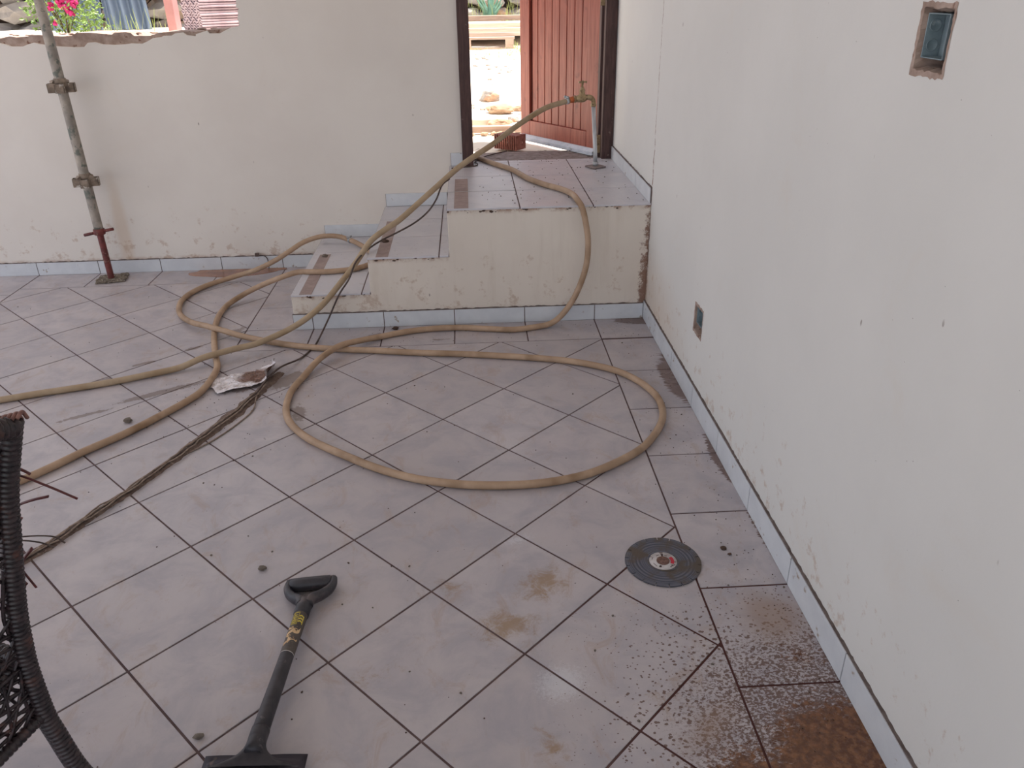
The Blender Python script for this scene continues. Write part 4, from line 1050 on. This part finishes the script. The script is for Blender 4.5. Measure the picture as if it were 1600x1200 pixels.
# back panel: diagonal open weave between post, top rail and lower rail
def surf(u, v, d=0.0):   # u 0..1 along e, v height
    p = postx(v); return p + e_ * (0.50 * u) + f_ * (0.035 * math.sin(PI * u) * min(1, v / 0.8) + d)
g = G()
rnd = random.Random(3)
for dirn in (1, -1):
    for k in range(-8, 22):
        s0 = k * 0.055; pts = []
        for t in range(0, 26):
            u = t / 25; v = 0.30 + s0 + (u * 0.50 if dirn > 0 else (1 - u) * 0.50) * 1.05 - 0.1
            v += 0.012 * math.sin(t * 1.3 + k)
            if 0.30 <= v <= 0.90: pts.append(surf(u, v, 0.002 * dirn + rnd.uniform(-0.001, 0.001)))
            elif pts:
                if len(pts) > 2: g.tube(pts, 0.0034, 5)
                pts = []
        if len(pts) > 2: g.tube(pts, 0.0034, 5)
for k in range(13):
    v = 0.315 + k * 0.012 * (1 + 0.3 * k / 13)
    if v < 0.50: g.tube([surf(u / 16, v + 0.006 * math.sin(u * 1.9 + k * 2.1), 0.003 * math.sin(u + k)) for u in range(17)], 0.0036, 5)
for k in range(14):
    u = (k + 0.5) / 14
    g.tube([surf(u + 0.012 * math.sin(q * 0.9 + k), 0.30 + q * 0.03, 0.003 * math.cos(q + k)) for q in range(20)], 0.0034, 5)
g.build('woven_back', M_WICK, ch, recalc=False)
# seat: close weave on a rim, away from the viewer
g = G(); zs_ = 0.43
for k in range(46):
    u = k / 45 * 0.50
    g.tube([base + Vector((-0.033, 0, 0)) + e_ * u + f_ * (q * 0.46 / 12) + Vector((0, 0, zs_ - 0.012 * math.sin(PI * u / 0.5) * math.sin(PI * q / 12) + 0.002 * (1 if (q + k) % 2 else -1))) for q in range(13)], 0.0052, 5)
for q in range(40):
    d = q / 39 * 0.46
    g.tube([base + Vector((-0.033, 0, 0)) + e_ * (k * 0.50 / 12) + f_ * d + Vector((0, 0, zs_ - 0.004 - 0.012 * math.sin(PI * k / 12) * math.sin(PI * q / 39))) for k in range(13)], 0.0048, 5)
g.build('seat', M_WICK, ch, recalc=False)
sb = base + Vector((-0.033, 0, zs_))
wrapped([sb, sb + f_ * 0.46, sb + f_ * 0.46 + off, sb + off], 0.0135, 'seat_rim', ch)
for oo in (f_ * 0.46, f_ * 0.46 + off):
    wrapped([sb + oo, sb + oo + Vector((0, 0, -0.2)) + f_ * 0.01, sb + oo + Vector((0, 0, -zs_ + 0.004)) + f_ * 0.03], 0.0150, 'front_leg', ch)
# skirt weave under the seat, side facing the room
g = G()
for dirn in (1, -1):
    for k in range(-4, 16):
        pts = []
        for t in range(15):
            q = t / 14 * 0.46; v = 0.29 + (k * 0.045 + dirn * q * 0.9) 
            if 0.29 <= v <= 0.43: pts.append(base + Vector((-0.033, 0, 0)) + f_ * q + Vector((0, 0, v)) + e_ * 0.002 * dirn)
        if len(pts) > 1: g.tube(pts, 0.0034, 5)
g.build('side_skirt', M_WICK, ch, recalc=False)
# short bright cane ends on the top corner
g = G()
for k in range(5):
    p = Vector(pst[0]) + Vector((-0.012 + k * 0.006, -0.010 + 0.004 * k, 0.004)); g.tube(crom([p + Vector((0, 0.012, -0.012)), p + Vector((0, 0.004, 0.003)), p + Vector((0, -0.012, 0.0))], 4), 0.0032, 6)
g.build('cane_cap', M_WICKT, ch)
ss = [((-1.559, 1.1, 0.801), (-1.539, 1.1, 0.79), .0034), ((-1.562, 1.1, 0.79), (-1.479, 1.1, 0.74), .0036), ((-1.58, 1.1, 0.73), (-1.523, 1.1, 0.747), .003), ((-1.587, 1.1, 0.704), (-1.577, 1.1, 0.704), .0045), ((-1.612, 1.1, 0.604), (-1.577, 1.1, 0.646), .0036), ((-1.61, 1.1, 0.61), (-1.593, 1.1, 0.564), .0036), ((-1.614, 1.1, 0.58), (-1.606, 1.1, 0.571), .003)]
for a_, b_, r_ in ss:
    a_, b_ = Vector(a_), Vector(b_); st_ = a_ + (a_ - b_).normalized() * 0.012 + Vector((0, -0.03, 0)); m_ = (a_ + b_) / 2 + Vector((0, 0, 0.0025))
    g = G(); g.tube(crom([st_, a_, m_, b_], 4), r_, 6, flat=0.55); g.build('broken_cane', M_STRAND, ch)
for pts in ([(-1.61, 1.075, 0.668), (-1.597, 1.1, 0.669), (-1.54, 1.1, 0.669), (-1.521, 1.1, 0.654)], [(-1.61, 1.075, 0.660), (-1.599, 1.1, 0.662), (-1.563, 1.1, 0.658), (-1.541, 1.1, 0.646)]):
    g = G(); g.tube(crom(pts, 5), 0.0014, 6); g.build('broken_cane', M_CABLE, ch)

# ------------------------------------------------------------------ crumbs and stones on the tiles
crumbs = [(-1.093, 1.803), (-0.502, 1.561), (-0.565, 1.445), (-1.09, 2.945), (-0.451, 2.816), (-1.024, 2.56), (-0.202, 2.502), (-0.06, 2.613), (-0.169, 1.655), (-3.225, 4.049), (-0.29, 1.382), (-0.499, 1.23), (-0.118, 2.463), (-1.536, 1.975), (-1.205, 3.857 - 0.5), (-1.691, 2.413), (-1.212, 1.655), (-1.13, 1.637), (-1.795, 1.942), (-1.622, 1.891), (-1.448, 1.895), (-1.266, 1.364), (-1.018, 1.409), (-0.895, 1.336), (-1.217, 1.826), (-0.022, 1.637), (-0.164, 3.303), (-2.297, 3.65), (-1.042, 1.799), (-1.756, 2.278), (-1.716, 2.264), (-1.631, 2.438), (-1.975, 2.257)]
protos = []
for k in range(3):
    vs, fs = rock(k + 20, 0.0055, 2, 0.6, (1.2, 0.9, 0.7)); g = G().add(vs, fs); o = g.build('mortar_crumb', M_PEB if k else M_PEBD, recalc=False)
    protos.append(o)
for i, (x_, y_) in enumerate(crumbs):
    o = protos[i] if i < 3 else dup(protos[i % 3], (0, 0, 0), (0, 0, 0))
    s_ = random.uniform(0.35, 0.6); o.location = (x_, y_, 0.0030 * s_); o.rotation_euler = (0, 0, random.uniform(0, 6)); o.scale = (s_, s_, s_)
    tag(o, 'tiny crumb of mortar lying loose on the tiles', 'crumb', 'mortar crumbs on the floor')
big = [((-2.169, 2.727, 0.009), 0.014, 'grey pebble lying against the back of the lower left hose', M_PEB, 31), ((-1.458, 1.816, 0.006), 0.010, 'small lump of mortar up and left of the shovel grip', M_PEB, 32),
       ((-1.628, 4.20, H1 + 0.008), 0.014, 'pebble on the grip strip of the lowest tread', M_PEB, 33), ((-1.215, 3.56, 0.008), 0.013, 'brown stone at the foot of the steps below the skirting', M_PEBD, 34),
       ((-0.137, 1.81, 0.004), 0.008, 'dark chip on the border tile right of the cutting disc', M_PEBD, 35), ((-0.127, 1.783, 0.003), 0.005, 'smaller dark chip touching the one right of the cutting disc', M_PEBD, 36),
       ((-1.262, 3.86, H2 + 0.006), 0.017, 'rusty clod on the grip strip of the middle tread', M_PEBD, 37), ((-1.80, 1.22, 0.005), 0.0, '', M_PEB, 38), ((-1.47, 1.252, 0.005), 0.009, 'pale crumb on the grout line left of the shovel blade', M_PEB, 39)]
for p, r_, lab, mt_, sd_ in big:
    if r_ == 0: continue
    vs, fs = rock(sd_, r_, 2, 0.5, (1.2, 0.85, 0.6)); o = G().add(vs, fs).build('pebble', mt_, recalc=False); o.location = p; tag(o, lab, 'pebble')

# grit strewn over the floor and steps
g = G(); rr = random.Random(11)
for k in range(620):
    if k < 260: x_, y_ = rr.uniform(-3.2, -0.05), rr.uniform(1.1, 4.3)
    elif k < 420: x_, y_ = -0.03 - abs(rr.gauss(0, 0.10)), rr.uniform(1.1, 3.55)
    elif k < 560: x_, y_ = rr.gauss(-1.85, 0.22), rr.gauss(2.9, 0.25)
    else: x_, y_ = rr.uniform(-1.6, -0.1), rr.uniform(3.38, 3.58)
    if x_ > X1 - 0.02 and y_ > YF - 0.02: continue
    if x_ > -0.012: continue
    r_ = rr.uniform(0.0010, 0.0026)
    vs = [(r_, 0, 0), (-r_, 0, 0), (0, r_, 0), (0, -r_, 0), (0, 0, r_), (0, 0, -r_ * 0.5)]
    fs = [(0, 2, 4), (2, 1, 4), (1, 3, 4), (3, 0, 4), (2, 0, 5), (1, 2, 5), (3, 1, 5), (0, 3, 5)]
    g.add(vs, fs, mat=Matrix.Translation((x_, y_, r_ * 0.45)) @ Matrix.Rotation(rr.uniform(0, 3), 4, 'Z'))
for k in range(110):
    x_, y_ = rr.uniform(-0.8, -0.02), rr.uniform(YF + 0.05, 4.69); r_ = rr.uniform(0.0015, 0.004)
    g.add(vs, fs, mat=Matrix.Translation((x_, y_, H3 + 0.0008)) @ Matrix.Rotation(rr.uniform(0, 3), 4, 'Z') @ Matrix.Scale(rr.uniform(0.8, 1.8), 4))
tag(g.build('grit', M_PEBD, recalc=False), 'fine dark grit scattered over the floor tiles and landing', 'grit', kind='stuff')

# ------------------------------------------------------------------ outside: ground
def hgt(x_, y_):
    base_ = 0.53 + 0.02 * min(1, max(0, (y_ - 5) / 2)) + max(0, y_ - 7.2) * 0.150
    terr = 1.235
    t = min(1, max(0, (-1.2 - x_) / 0.7)); t = t * t * (3 - 2 * t)
    f = min(1, max(0, (9.5 - y_) / 1.0))
    return base_ * (1 - t) + max(terr, base_) * t + 0.012 * mnoise.noise(Vector((x_ * 3, y_ * 3, 0))) + 0.006 * mnoise.noise(Vector((x_ * 11, y_ * 11, 0)))
g = G(); NX, NY = 150, 130; x0, x1, y0, y1 = -7.0, 5.0, SILLY + 0.002, 13.0
vs = [(x0 + (x1 - x0) * i / NX, y0 + (y1 - y0) * (j / NY) ** 1.5, 0) for j in range(NY + 1) for i in range(NX + 1)]
vs = [(a_, b_, hgt(a_, b_)) for a_, b_, _ in vs]
fs = [(j * (NX + 1) + i, j * (NX + 1) + i + 1, (j + 1) * (NX + 1) + i + 1, (j + 1) * (NX + 1) + i) for j in range(NY) for i in range(NX)]
g.add(vs, fs, smooth=True); tag(g.build('ground', M_GROUND), 'pale sunlit sandy ground beyond the door and window', 'ground', kind='structure')
g = G(); g.box((-26, -16, -0.35), (XL - 0.12, 13, -0.10)); tag(g.build('yard', M_GROUND2), 'sunlit yard outside the open left side', 'ground', kind='structure')

g = G(); g.box((XL - 0.12, -16, -0.35), (9, -2.5, -0.12)); tag(g.build('lawn', M_LAWN), 'grass behind the camera', 'ground', kind='structure')

# stones, battens and timber outside the door
def stone(p, r_, sq, sd_, lab, mt_, rz=0.0):
    vs, fs = rock(sd_, r_, 3, 0.45, sq); o = G().add(vs, fs, smooth=False).build('field_stone', mt_, recalc=False)
    o.location = p; o.rotation_euler = (0, 0, rz); tag(o, lab, 'stone'); return o
stone((-0.56, 6.72, 0.575), 0.10, (1.15, 0.7, 0.42), 51, 'flat brown stone lying in the gap between post and door leaf', M_STONEB)
stone((-0.40, 6.85, 0.565), 0.05, (1.2, 0.8, 0.5), 52, 'small brown stone beside the free edge of the door leaf', M_STONEB)
stone((-0.63, 7.35, 0.60), 0.08, (1.1, 0.8, 0.75), 53, 'pointed pale stone furthest out on the sunlit ground', M_STONE)
stone((-0.49, 6.25, 0.56), 0.045, (1.0, 0.8, 0.7), 54, 'little grey stone nearest the timber batten', M_STONE)
stone((-0.60, 6.08, 0.565), 0.05, (1.7, 0.8, 0.6), 55, 'lumpy brown stone between the two battens', M_STONEB)
def planks(name, p, size, rz, lab, mt_, cat='plank'):
    o = G().box((-size[0] / 2, -size[1] / 2, 0), (size[0] / 2, size[1] / 2, size[2])).build(name, mt_, bevel=0.003)
    o.location = p; o.rotation_euler = (0, 0, rz); return tag(o, lab, cat)
planks('timber_batten', (-0.60, 5.80, 0.548), (1.10, 0.06, 0.045), 0.02, 'weathered timber batten on the ground nearest the threshold', M_PLANK)
planks('timber_batten', (-0.98, 6.14, 0.545), (0.66, 0.05, 0.045), -0.02, 'short timber batten behind the nearest one', M_PLANK2)
gb = [(-0.95 + 0.055 * k + random.uniform(-0.02, 0.02), 5.73 + random.uniform(-0.02, 0.01)) for k in range(9)]
for k, (x_, y_) in enumerate(gb):
    vs, fs = rock(k + 70, random.uniform(0.014, 0.024), 2, 0.5, (1.2, 1, 0.7)); o = G().add(vs, fs).build('pebble', M_STONEB, recalc=False); o.location = (x_, y_, 0.548)
    tag(o, 'brown pebble in a row before the nearest batten outside', 'pebble', 'pebbles along the batten')
rr = random.Random(5); pb = None
for k in range(46):
    x_, y_ = rr.uniform(-0.85, -0.15), rr.uniform(6.3, 9.0); r_ = rr.uniform(0.010, 0.026)
    if pb is None:
        vs, fs = rock(88, 1.0, 2, 0.5, (1.2, 1, 0.6)); pb = G().add(vs, fs).build('pebble', M_STONE, recalc=False); o = pb
    else: o = dup(pb, (0, 0, 0), (0, 0, 0))
    o.location = (x_, y_, hgt(x_, y_) + r_ * 0.2); o.rotation_euler = (0, 0, rr.uniform(0, 6)); o.scale = (r_, r_, r_)
    tag(o, 'small stone strewn on the sunlit ground outside the door', 'pebble', 'small stones on the ground outside')
# pallet with timber on it
PX, PY = -0.60, 9.25; PZ = hgt(PX, PY) + 0.0
pal = tag(empty('pallet', (PX, PY, PZ)), 'weathered wooden pallet lying on the ground far beyond the door', 'pallet')
mp = Matrix.Translation((PX, PY, PZ)) @ Matrix.Rotation(-0.06, 4, 'Z')
for k in range(3):
    g = G(); y_ = (0, 0.45, 0.9)[k]; g.box((-0.75, y_, 0.0), (0.30, y_ + 0.09, 0.02), mat=mp); g.build('bottom_board', M_PLANK, pal)
for x_ in (-0.72, -0.26, 0.20):
    for y_ in (0.0, 0.45, 0.9):
        g = G(); g.box((x_, y_, 0.02), (x_ + 0.09, y_ + 0.09, 0.098), mat=mp); g.build('block', M_PLANK, pal)
for k in range(7):
    g = G(); g.box((-0.75, 0.0 + k * 0.145, 0.098), (0.30, 0.105 + k * 0.145, 0.120), mat=mp); g.build('top_board', M_PLANK, pal)
zt_ = PZ + 0.122
for k, (zz, y_, th, mt_, lab) in enumerate(((zt_, 0.14, 0.038, M_PLANK2, 'lowest long timber stacked on the pallet'), (zt_ + 0.040, 0.16, 0.038, M_PLANK2, 'middle long timber stacked on the pallet'), (zt_ + 0.080, 0.30, 0.045, M_PLANK2, 'topmost pale timber stacked on the pallet'))):
    o = planks('timber', (PX - 0.1, PY + y_ + 0.3, zz), (1.7, 0.5, th), 0.01 * k - 0.01, lab, mt_, 'timber'); o['group'] = 'timbers on the pallet'
planks('timber', (PX, PY + 1.05, zt_ + 0.13), (1.9, 0.12, 0.05), 0.0, 'grey timber lying behind the stack at the foot of the stone wall', M_PLANK, 'timber')
SUP = planks('timber_block', (PX, PY + 1.05, hgt(PX, PY + 1.05) - 0.02), (0.4, 0.12, zt_ + 0.15 - hgt(PX, PY + 1.05)), 0.0, 'block under the grey timber behind the pallet', M_PLANK, 'timber')
# dry stone walls
def stonewall(name, x0, x1, y_, z0, z1, lab, seed, sz=0.20):
    r_ = random.Random(seed); root = tag(empty(name, ((x0 + x1) / 2, y_, z0)), lab, 'stone wall')
    G().box((x0, y_ + 0.06, z0 - 0.1), (x1, y_ + 0.4, z1 - 0.03)).build('earth_core', M_GAP, root)
    g = G(); z_ = z0
    while z_ < z1:
        h_ = r_.uniform(0.6, 1.1) * sz * 0.55; x_ = x0
        while x_ < x1:
            w_ = r_.uniform(0.8, 1.9) * sz
            vs, fs = rock(r_.random() * 50, 1.0, 2, 0.75, (w_ / 2 * 1.02, 0.11, h_ / 2 * 1.05))
            g.add(vs, fs, mat=Matrix.Translation((x_ + w_ / 2, y_ + 0.04 + r_.uniform(-0.02, 0.02), z_ + h_ / 2)) @ Matrix.Rotation(r_.uniform(-0.12, 0.12), 4, 'Y'))
            x_ += w_ * 0.98
        z_ += h_ * 0.96
    g.build('stones', M_STONE, root, recalc=False); return root
stonewall('stone_wall', -2.4, 3.0, 10.75, hgt(-0.5, 10.7) - 0.05, 2.1, 'dry stone wall far behind the pallet', 4, 0.26)
stonewall('stone_wall', -6.8, -2.35, 6.55, 1.18, 2.3, 'dry stone wall seen through the broken window opening', 9, 0.24)
# spear-leaved plant and grass before the far wall
g = G(); root = tag(empty('spear_leaved_plant', (-0.52, 10.5, hgt(-0.52, 10.5))), 'blue-green spear-leaved plant growing at the far stone wall', 'plant')
rr = random.Random(8)
for k in range(16):
    a = rr.uniform(0, 6.3); l_ = rr.uniform(0.25, 0.5); b_ = root.location + Vector((0.02 * math.cos(a), 0.02 * math.sin(a), -0.02)); d_ = Vector((0.32 * math.cos(a), 0.2 * math.sin(a), 1)).normalized()
    s_ = d_.cross(Vector((0, 1, 0))).normalized() * 0.016
    p1 = b_ + d_ * l_ * 0.5; p2 = b_ + d_ * l_ + Vector((0.05 * math.cos(a), 0, -0.03)); fr = Vector((0, -0.008, 0))
    g.add([b_ - s_, b_ + fr, b_ + s_, p1 - s_ * 1.2, p1 + fr, p1 + s_ * 1.2, p2, b_ - fr * 0.5, p1 - fr * 0.5], [(0, 1, 4, 3), (1, 2, 5, 4), (3, 4, 6), (4, 5, 6), (2, 7, 8, 5), (7, 0, 3, 8), (5, 8, 6), (8, 3, 6)])
g.build('leaves', M_LEAF2, root, recalc=False)
def grass(name, spots, lab, hmin, hmax, mat=M_GRASS):
    g = G()
    for (x_, y_, n_, sx, sy) in spots:
        for k in range(n_):
            bx, by = x_ + rr.gauss(0, sx), y_ + rr.gauss(0, sy); b_ = Vector((bx, by, hgt(bx, by) - 0.01)); l_ = rr.uniform(hmin, hmax); a = rr.uniform(0, 6.3)
            d_ = Vector((0.3 * math.cos(a), 0.3 * math.sin(a), 1)).normalized(); s_ = Vector((math.cos(a + 1.6), math.sin(a + 1.6), 0)) * 0.0025
            p2 = b_ + d_ * l_; g.add([b_ - s_, b_ + s_, p2 + s_ * 0.4, p2 - s_ * 0.4], [(0, 1, 2, 3)])
    return tag(g.build(name, mat, recalc=False), lab, 'grass', kind='stuff')
grass('grass', [(-0.55, 9.05, 260, 0.35, 0.05), (-0.25, 9.2, 60, 0.06, 0.1), (-0.5, 8.9, 120, 0.4, 0.15)], 'thin green grass at the foot of the pallet', 0.02, 0.09)
grass('grass', [(-0.30, 10.4, 40, 0.12, 0.05), (-0.7, 10.4, 20, 0.1, 0.05)], 'tall grass blades against the far stone wall', 0.15, 0.38)
grass('grass', [(-3.10, 5.5, 26, 0.14, 0.06), (-2.92, 5.6, 16, 0.1, 0.06), (-2.75, 5.7, 12, 0.08, 0.05)], 'pale grass blades standing behind the broken sill', 0.06, 0.16)

# ------------------------------------------------------------------ behind the broken window
def sheet(name, p0, ang, width, h_, lean, lab):
    """corrugated metal sheet leaning on the stone wall"""
    root = None; g = G(); n1 = 120; vs = []
    d = Vector((math.cos(ang), math.sin(ang), 0)); nrm = Vector((-math.sin(ang), math.cos(ang), 0))
    for i in range(n1 + 1):
        u = i / n1 * width; w_ = 0.016 * math.sin(2 * PI * u / 0.076)
        for t in (0, 1): vs.append(tuple(Vector(p0) + d * (u + lean * t) + nrm * (w_ + 0.25 * t) + Vector((0, 0, h_ * t))))
    g.add(vs, [(2 * i, 2 * i + 2, 2 * i + 3, 2 * i + 1) for i in range(n1)], smooth=True)
    o = g.build(name, M_CORR, recalc=False); s_ = o.modifiers.new('t', 'SOLIDIFY'); s_.thickness = 0.0012
    return tag(o, lab, 'metal sheet', 'corrugated sheets')
sheet('corrugated_sheet', (-3.265, 6.10, 1.24), 0.0, 0.30, 1.0, -0.14, 'blue-grey corrugated sheet leaning between shrub and pink post')
sheet('corrugated_sheet', (-3.66, 6.12, 1.24), 0.0, 0.36, 1.0, -0.02, 'darker corrugated sheet standing behind the flowering shrub')
g = G(); g.box((-0.03, -0.03, 1.20), (0.03, 0.03, 3.0), mat=Matrix.Translation((-2.652, 5.60, 0)) @ Matrix.Rotation(math.radians(-14), 4, 'Z')); tag(g.build('painted_post', M_SALMON, bevel=0.004), 'salmon pink post outside the broken window beside the tile stack', 'post')
# stack of clay roof tiles: wavy ends on one side, straight edges on the other
g = G(); TL = 0.30; TW = 0.26; NW = 44; vs = []; fs = []
for t in range(2):
    for i in range(NW + 1):
        u = i / NW * TW; zz = 0.010 * math.sin(2 * PI * u / 0.085) 
        for s_ in (0, 1): vs.append((s_ * TL, u, zz + t * 0.0085))
o_ = 2 * (NW + 1)
for i in range(NW):
    a_, b_, c_, d_ = 2 * i, 2 * i + 1, 2 * i + 3, 2 * i + 2
    fs += [(a_, d_, c_, b_), (o_ + a_, o_ + b_, o_ + c_, o_ + d_), (a_, o_ + a_, o_ + d_, d_), (b_, c_, o_ + c_, o_ + b_)]
fs += [(0, 1, o_ + 1, o_), (2 * NW, o_ + 2 * NW, o_ + 2 * NW + 1, 2 * NW + 1)]
g.add(vs, fs, smooth=False); tile0 = g.build('roof_tile', M_CTILE)
rr = random.Random(2)
for k in range(22):
    o = tile0 if k == 0 else dup(tile0, (0, 0, 0), (0, 0, 0))
    o.location = (-2.375 + rr.uniform(-0.003, 0.003), 5.24 + rr.uniform(-0.003, 0.003), 1.249 + k * 0.0148); o.rotation_euler = (0, 0, math.radians(40) + rr.uniform(-0.015, 0.015))
    tag(o, 'pink wavy clay roof tile in the stack behind the broken sill', 'roof tile', 'stacked clay roof tiles')
# flowering shrub
g = G(); g.tube(crom([(-2.085, 4.566, 0.083), (-2.07, 4.556, 0.088), (-2.045, 4.558, 0.080), (-2.033, 4.563, 0.060), (-2.03, 4.562, 0.025), (-2.03, 4.55, 0.004)], 5), 0.0028, 6); g.box((-2.10, 4.556, 0.078), (-2.08, 4.575, 0.096))
tag(g.build('wire_hook', M_CABLE), 'small bent wire hook on the back skirting beside the puddle', 'hook')
sb_ = tag(empty('flowering_shrub', (-3.30, 5.55, 1.23)), 'leafy shrub with magenta blossoms outside the broken window', 'shrub')
rr = random.Random(21)
g = G()
for k in range(9):
    a = rr.uniform(0, 6.3); t_ = Vector((-3.30 + 0.16 * math.cos(a), 5.55 + 0.12 * math.sin(a), 1.23 + rr.uniform(0.2, 0.42)))
    g.tube(crom([(-3.30, 5.55, 1.22), Vector((-3.30, 5.55, 1.23)).lerp(t_, 0.5) + Vector((0.02, 0, 0.03)), t_], 4), 0.004, 5)
g.build('stems', M_STEM, sb_)
def leafcloud(n_, cx, cy, cz, sx, sy, sz, l0, l1, wid):
    g = G()
    for k in range(n_):
        while True:
            q = Vector((rr.uniform(-1, 1), rr.uniform(-1, 1), rr.uniform(-1, 1)))
            if q.length < 1: break
        p = Vector((cx + q.x * sx, cy + q.y * sy, cz + q.z * sz)); d_ = Vector((rr.uniform(-1, 1), rr.uniform(-1, 1), rr.uniform(-0.6, 1))).normalized(); l_ = rr.uniform(l0, l1)
        s_ = d_.cross(Vector((rr.uniform(-1, 1), rr.uniform(-1, 1), rr.uniform(-1, 1)))).normalized() * l_ * wid
        nn = d_.cross(s_).normalized() * l_ * 0.12
        g.add([p, p + d_ * l_ * 0.5 - s_ + nn, p + d_ * l_, p + d_ * l_ * 0.5 + s_ + nn, p + d_ * l_ * 0.5], [(0, 4, 1), (1, 4, 2), (0, 3, 4), (4, 3, 2)])
    return g
g = leafcloud(900, -3.30, 5.55, 1.40, 0.24, 0.18, 0.20, 0.018, 0.04, 0.28); g.build('leaves', M_LEAF, sb_, recalc=False)
g = G()
for (x_, z_) in [(-3.34, 1.44), (-3.28, 1.47), (-3.25, 1.42), (-3.19, 1.45), (-3.17, 1.42), (-3.21, 1.40), (-3.23, 1.46), (-3.38, 1.45), (-3.30, 1.41), (-3.36, 1.33), (-3.155, 1.47), (-3.27, 1.52), (-3.4, 1.5), (-3.2, 1.5), (-3.32, 1.475), (-3.225, 1.435), (-3.245, 1.475), (-3.19, 1.425), (-3.175, 1.46), (-3.30, 1.45), (-3.21, 1.375), (-3.19, 1.36), (-3.305, 1.39), (-3.30, 1.31), (-3.17, 1.40), (-3.15, 1.42), (-3.24, 1.40)]:
    for k in range(9):
        a = rr.uniform(0, 6.3); b_ = rr.uniform(-1.2, 1.2); c_ = Vector((x_, 5.42 + rr.uniform(-0.01, 0.01), z_)); r_ = 0.012
        p = c_ + Vector((math.cos(a) * math.cos(b_), math.sin(a) * math.cos(b_), math.sin(b_))) * 0.008
        vs, fs = rock(k + x_ * 10, r_, 1, 0.5, (1, 0.5, 0.8)); g.add(vs, fs, mat=Matrix.Translation(p) @ Matrix.Rotation(a, 4, 'Y'))
g.build('blossoms', M_BLOOM, sb_, recalc=False)
yb = tag(empty('leafy_weed', (-3.04, 5.40, 1.23)), 'bright green weed before the leaning corrugated sheet', 'weed')
g = leafcloud(150, -3.08, 5.42, 1.30, 0.11, 0.06, 0.07, 0.02, 0.04, 0.25); g.build('leaves', M_LEAF, yb, recalc=False)
g = G()
for k in range(4): g.tube([(-3.08 + 0.02 * k - 0.03, 5.42, 1.225), (-3.08 + 0.04 * k - 0.06, 5.42, 1.33)], 0.002, 4)
g.build('stems', M_STEM, yb)
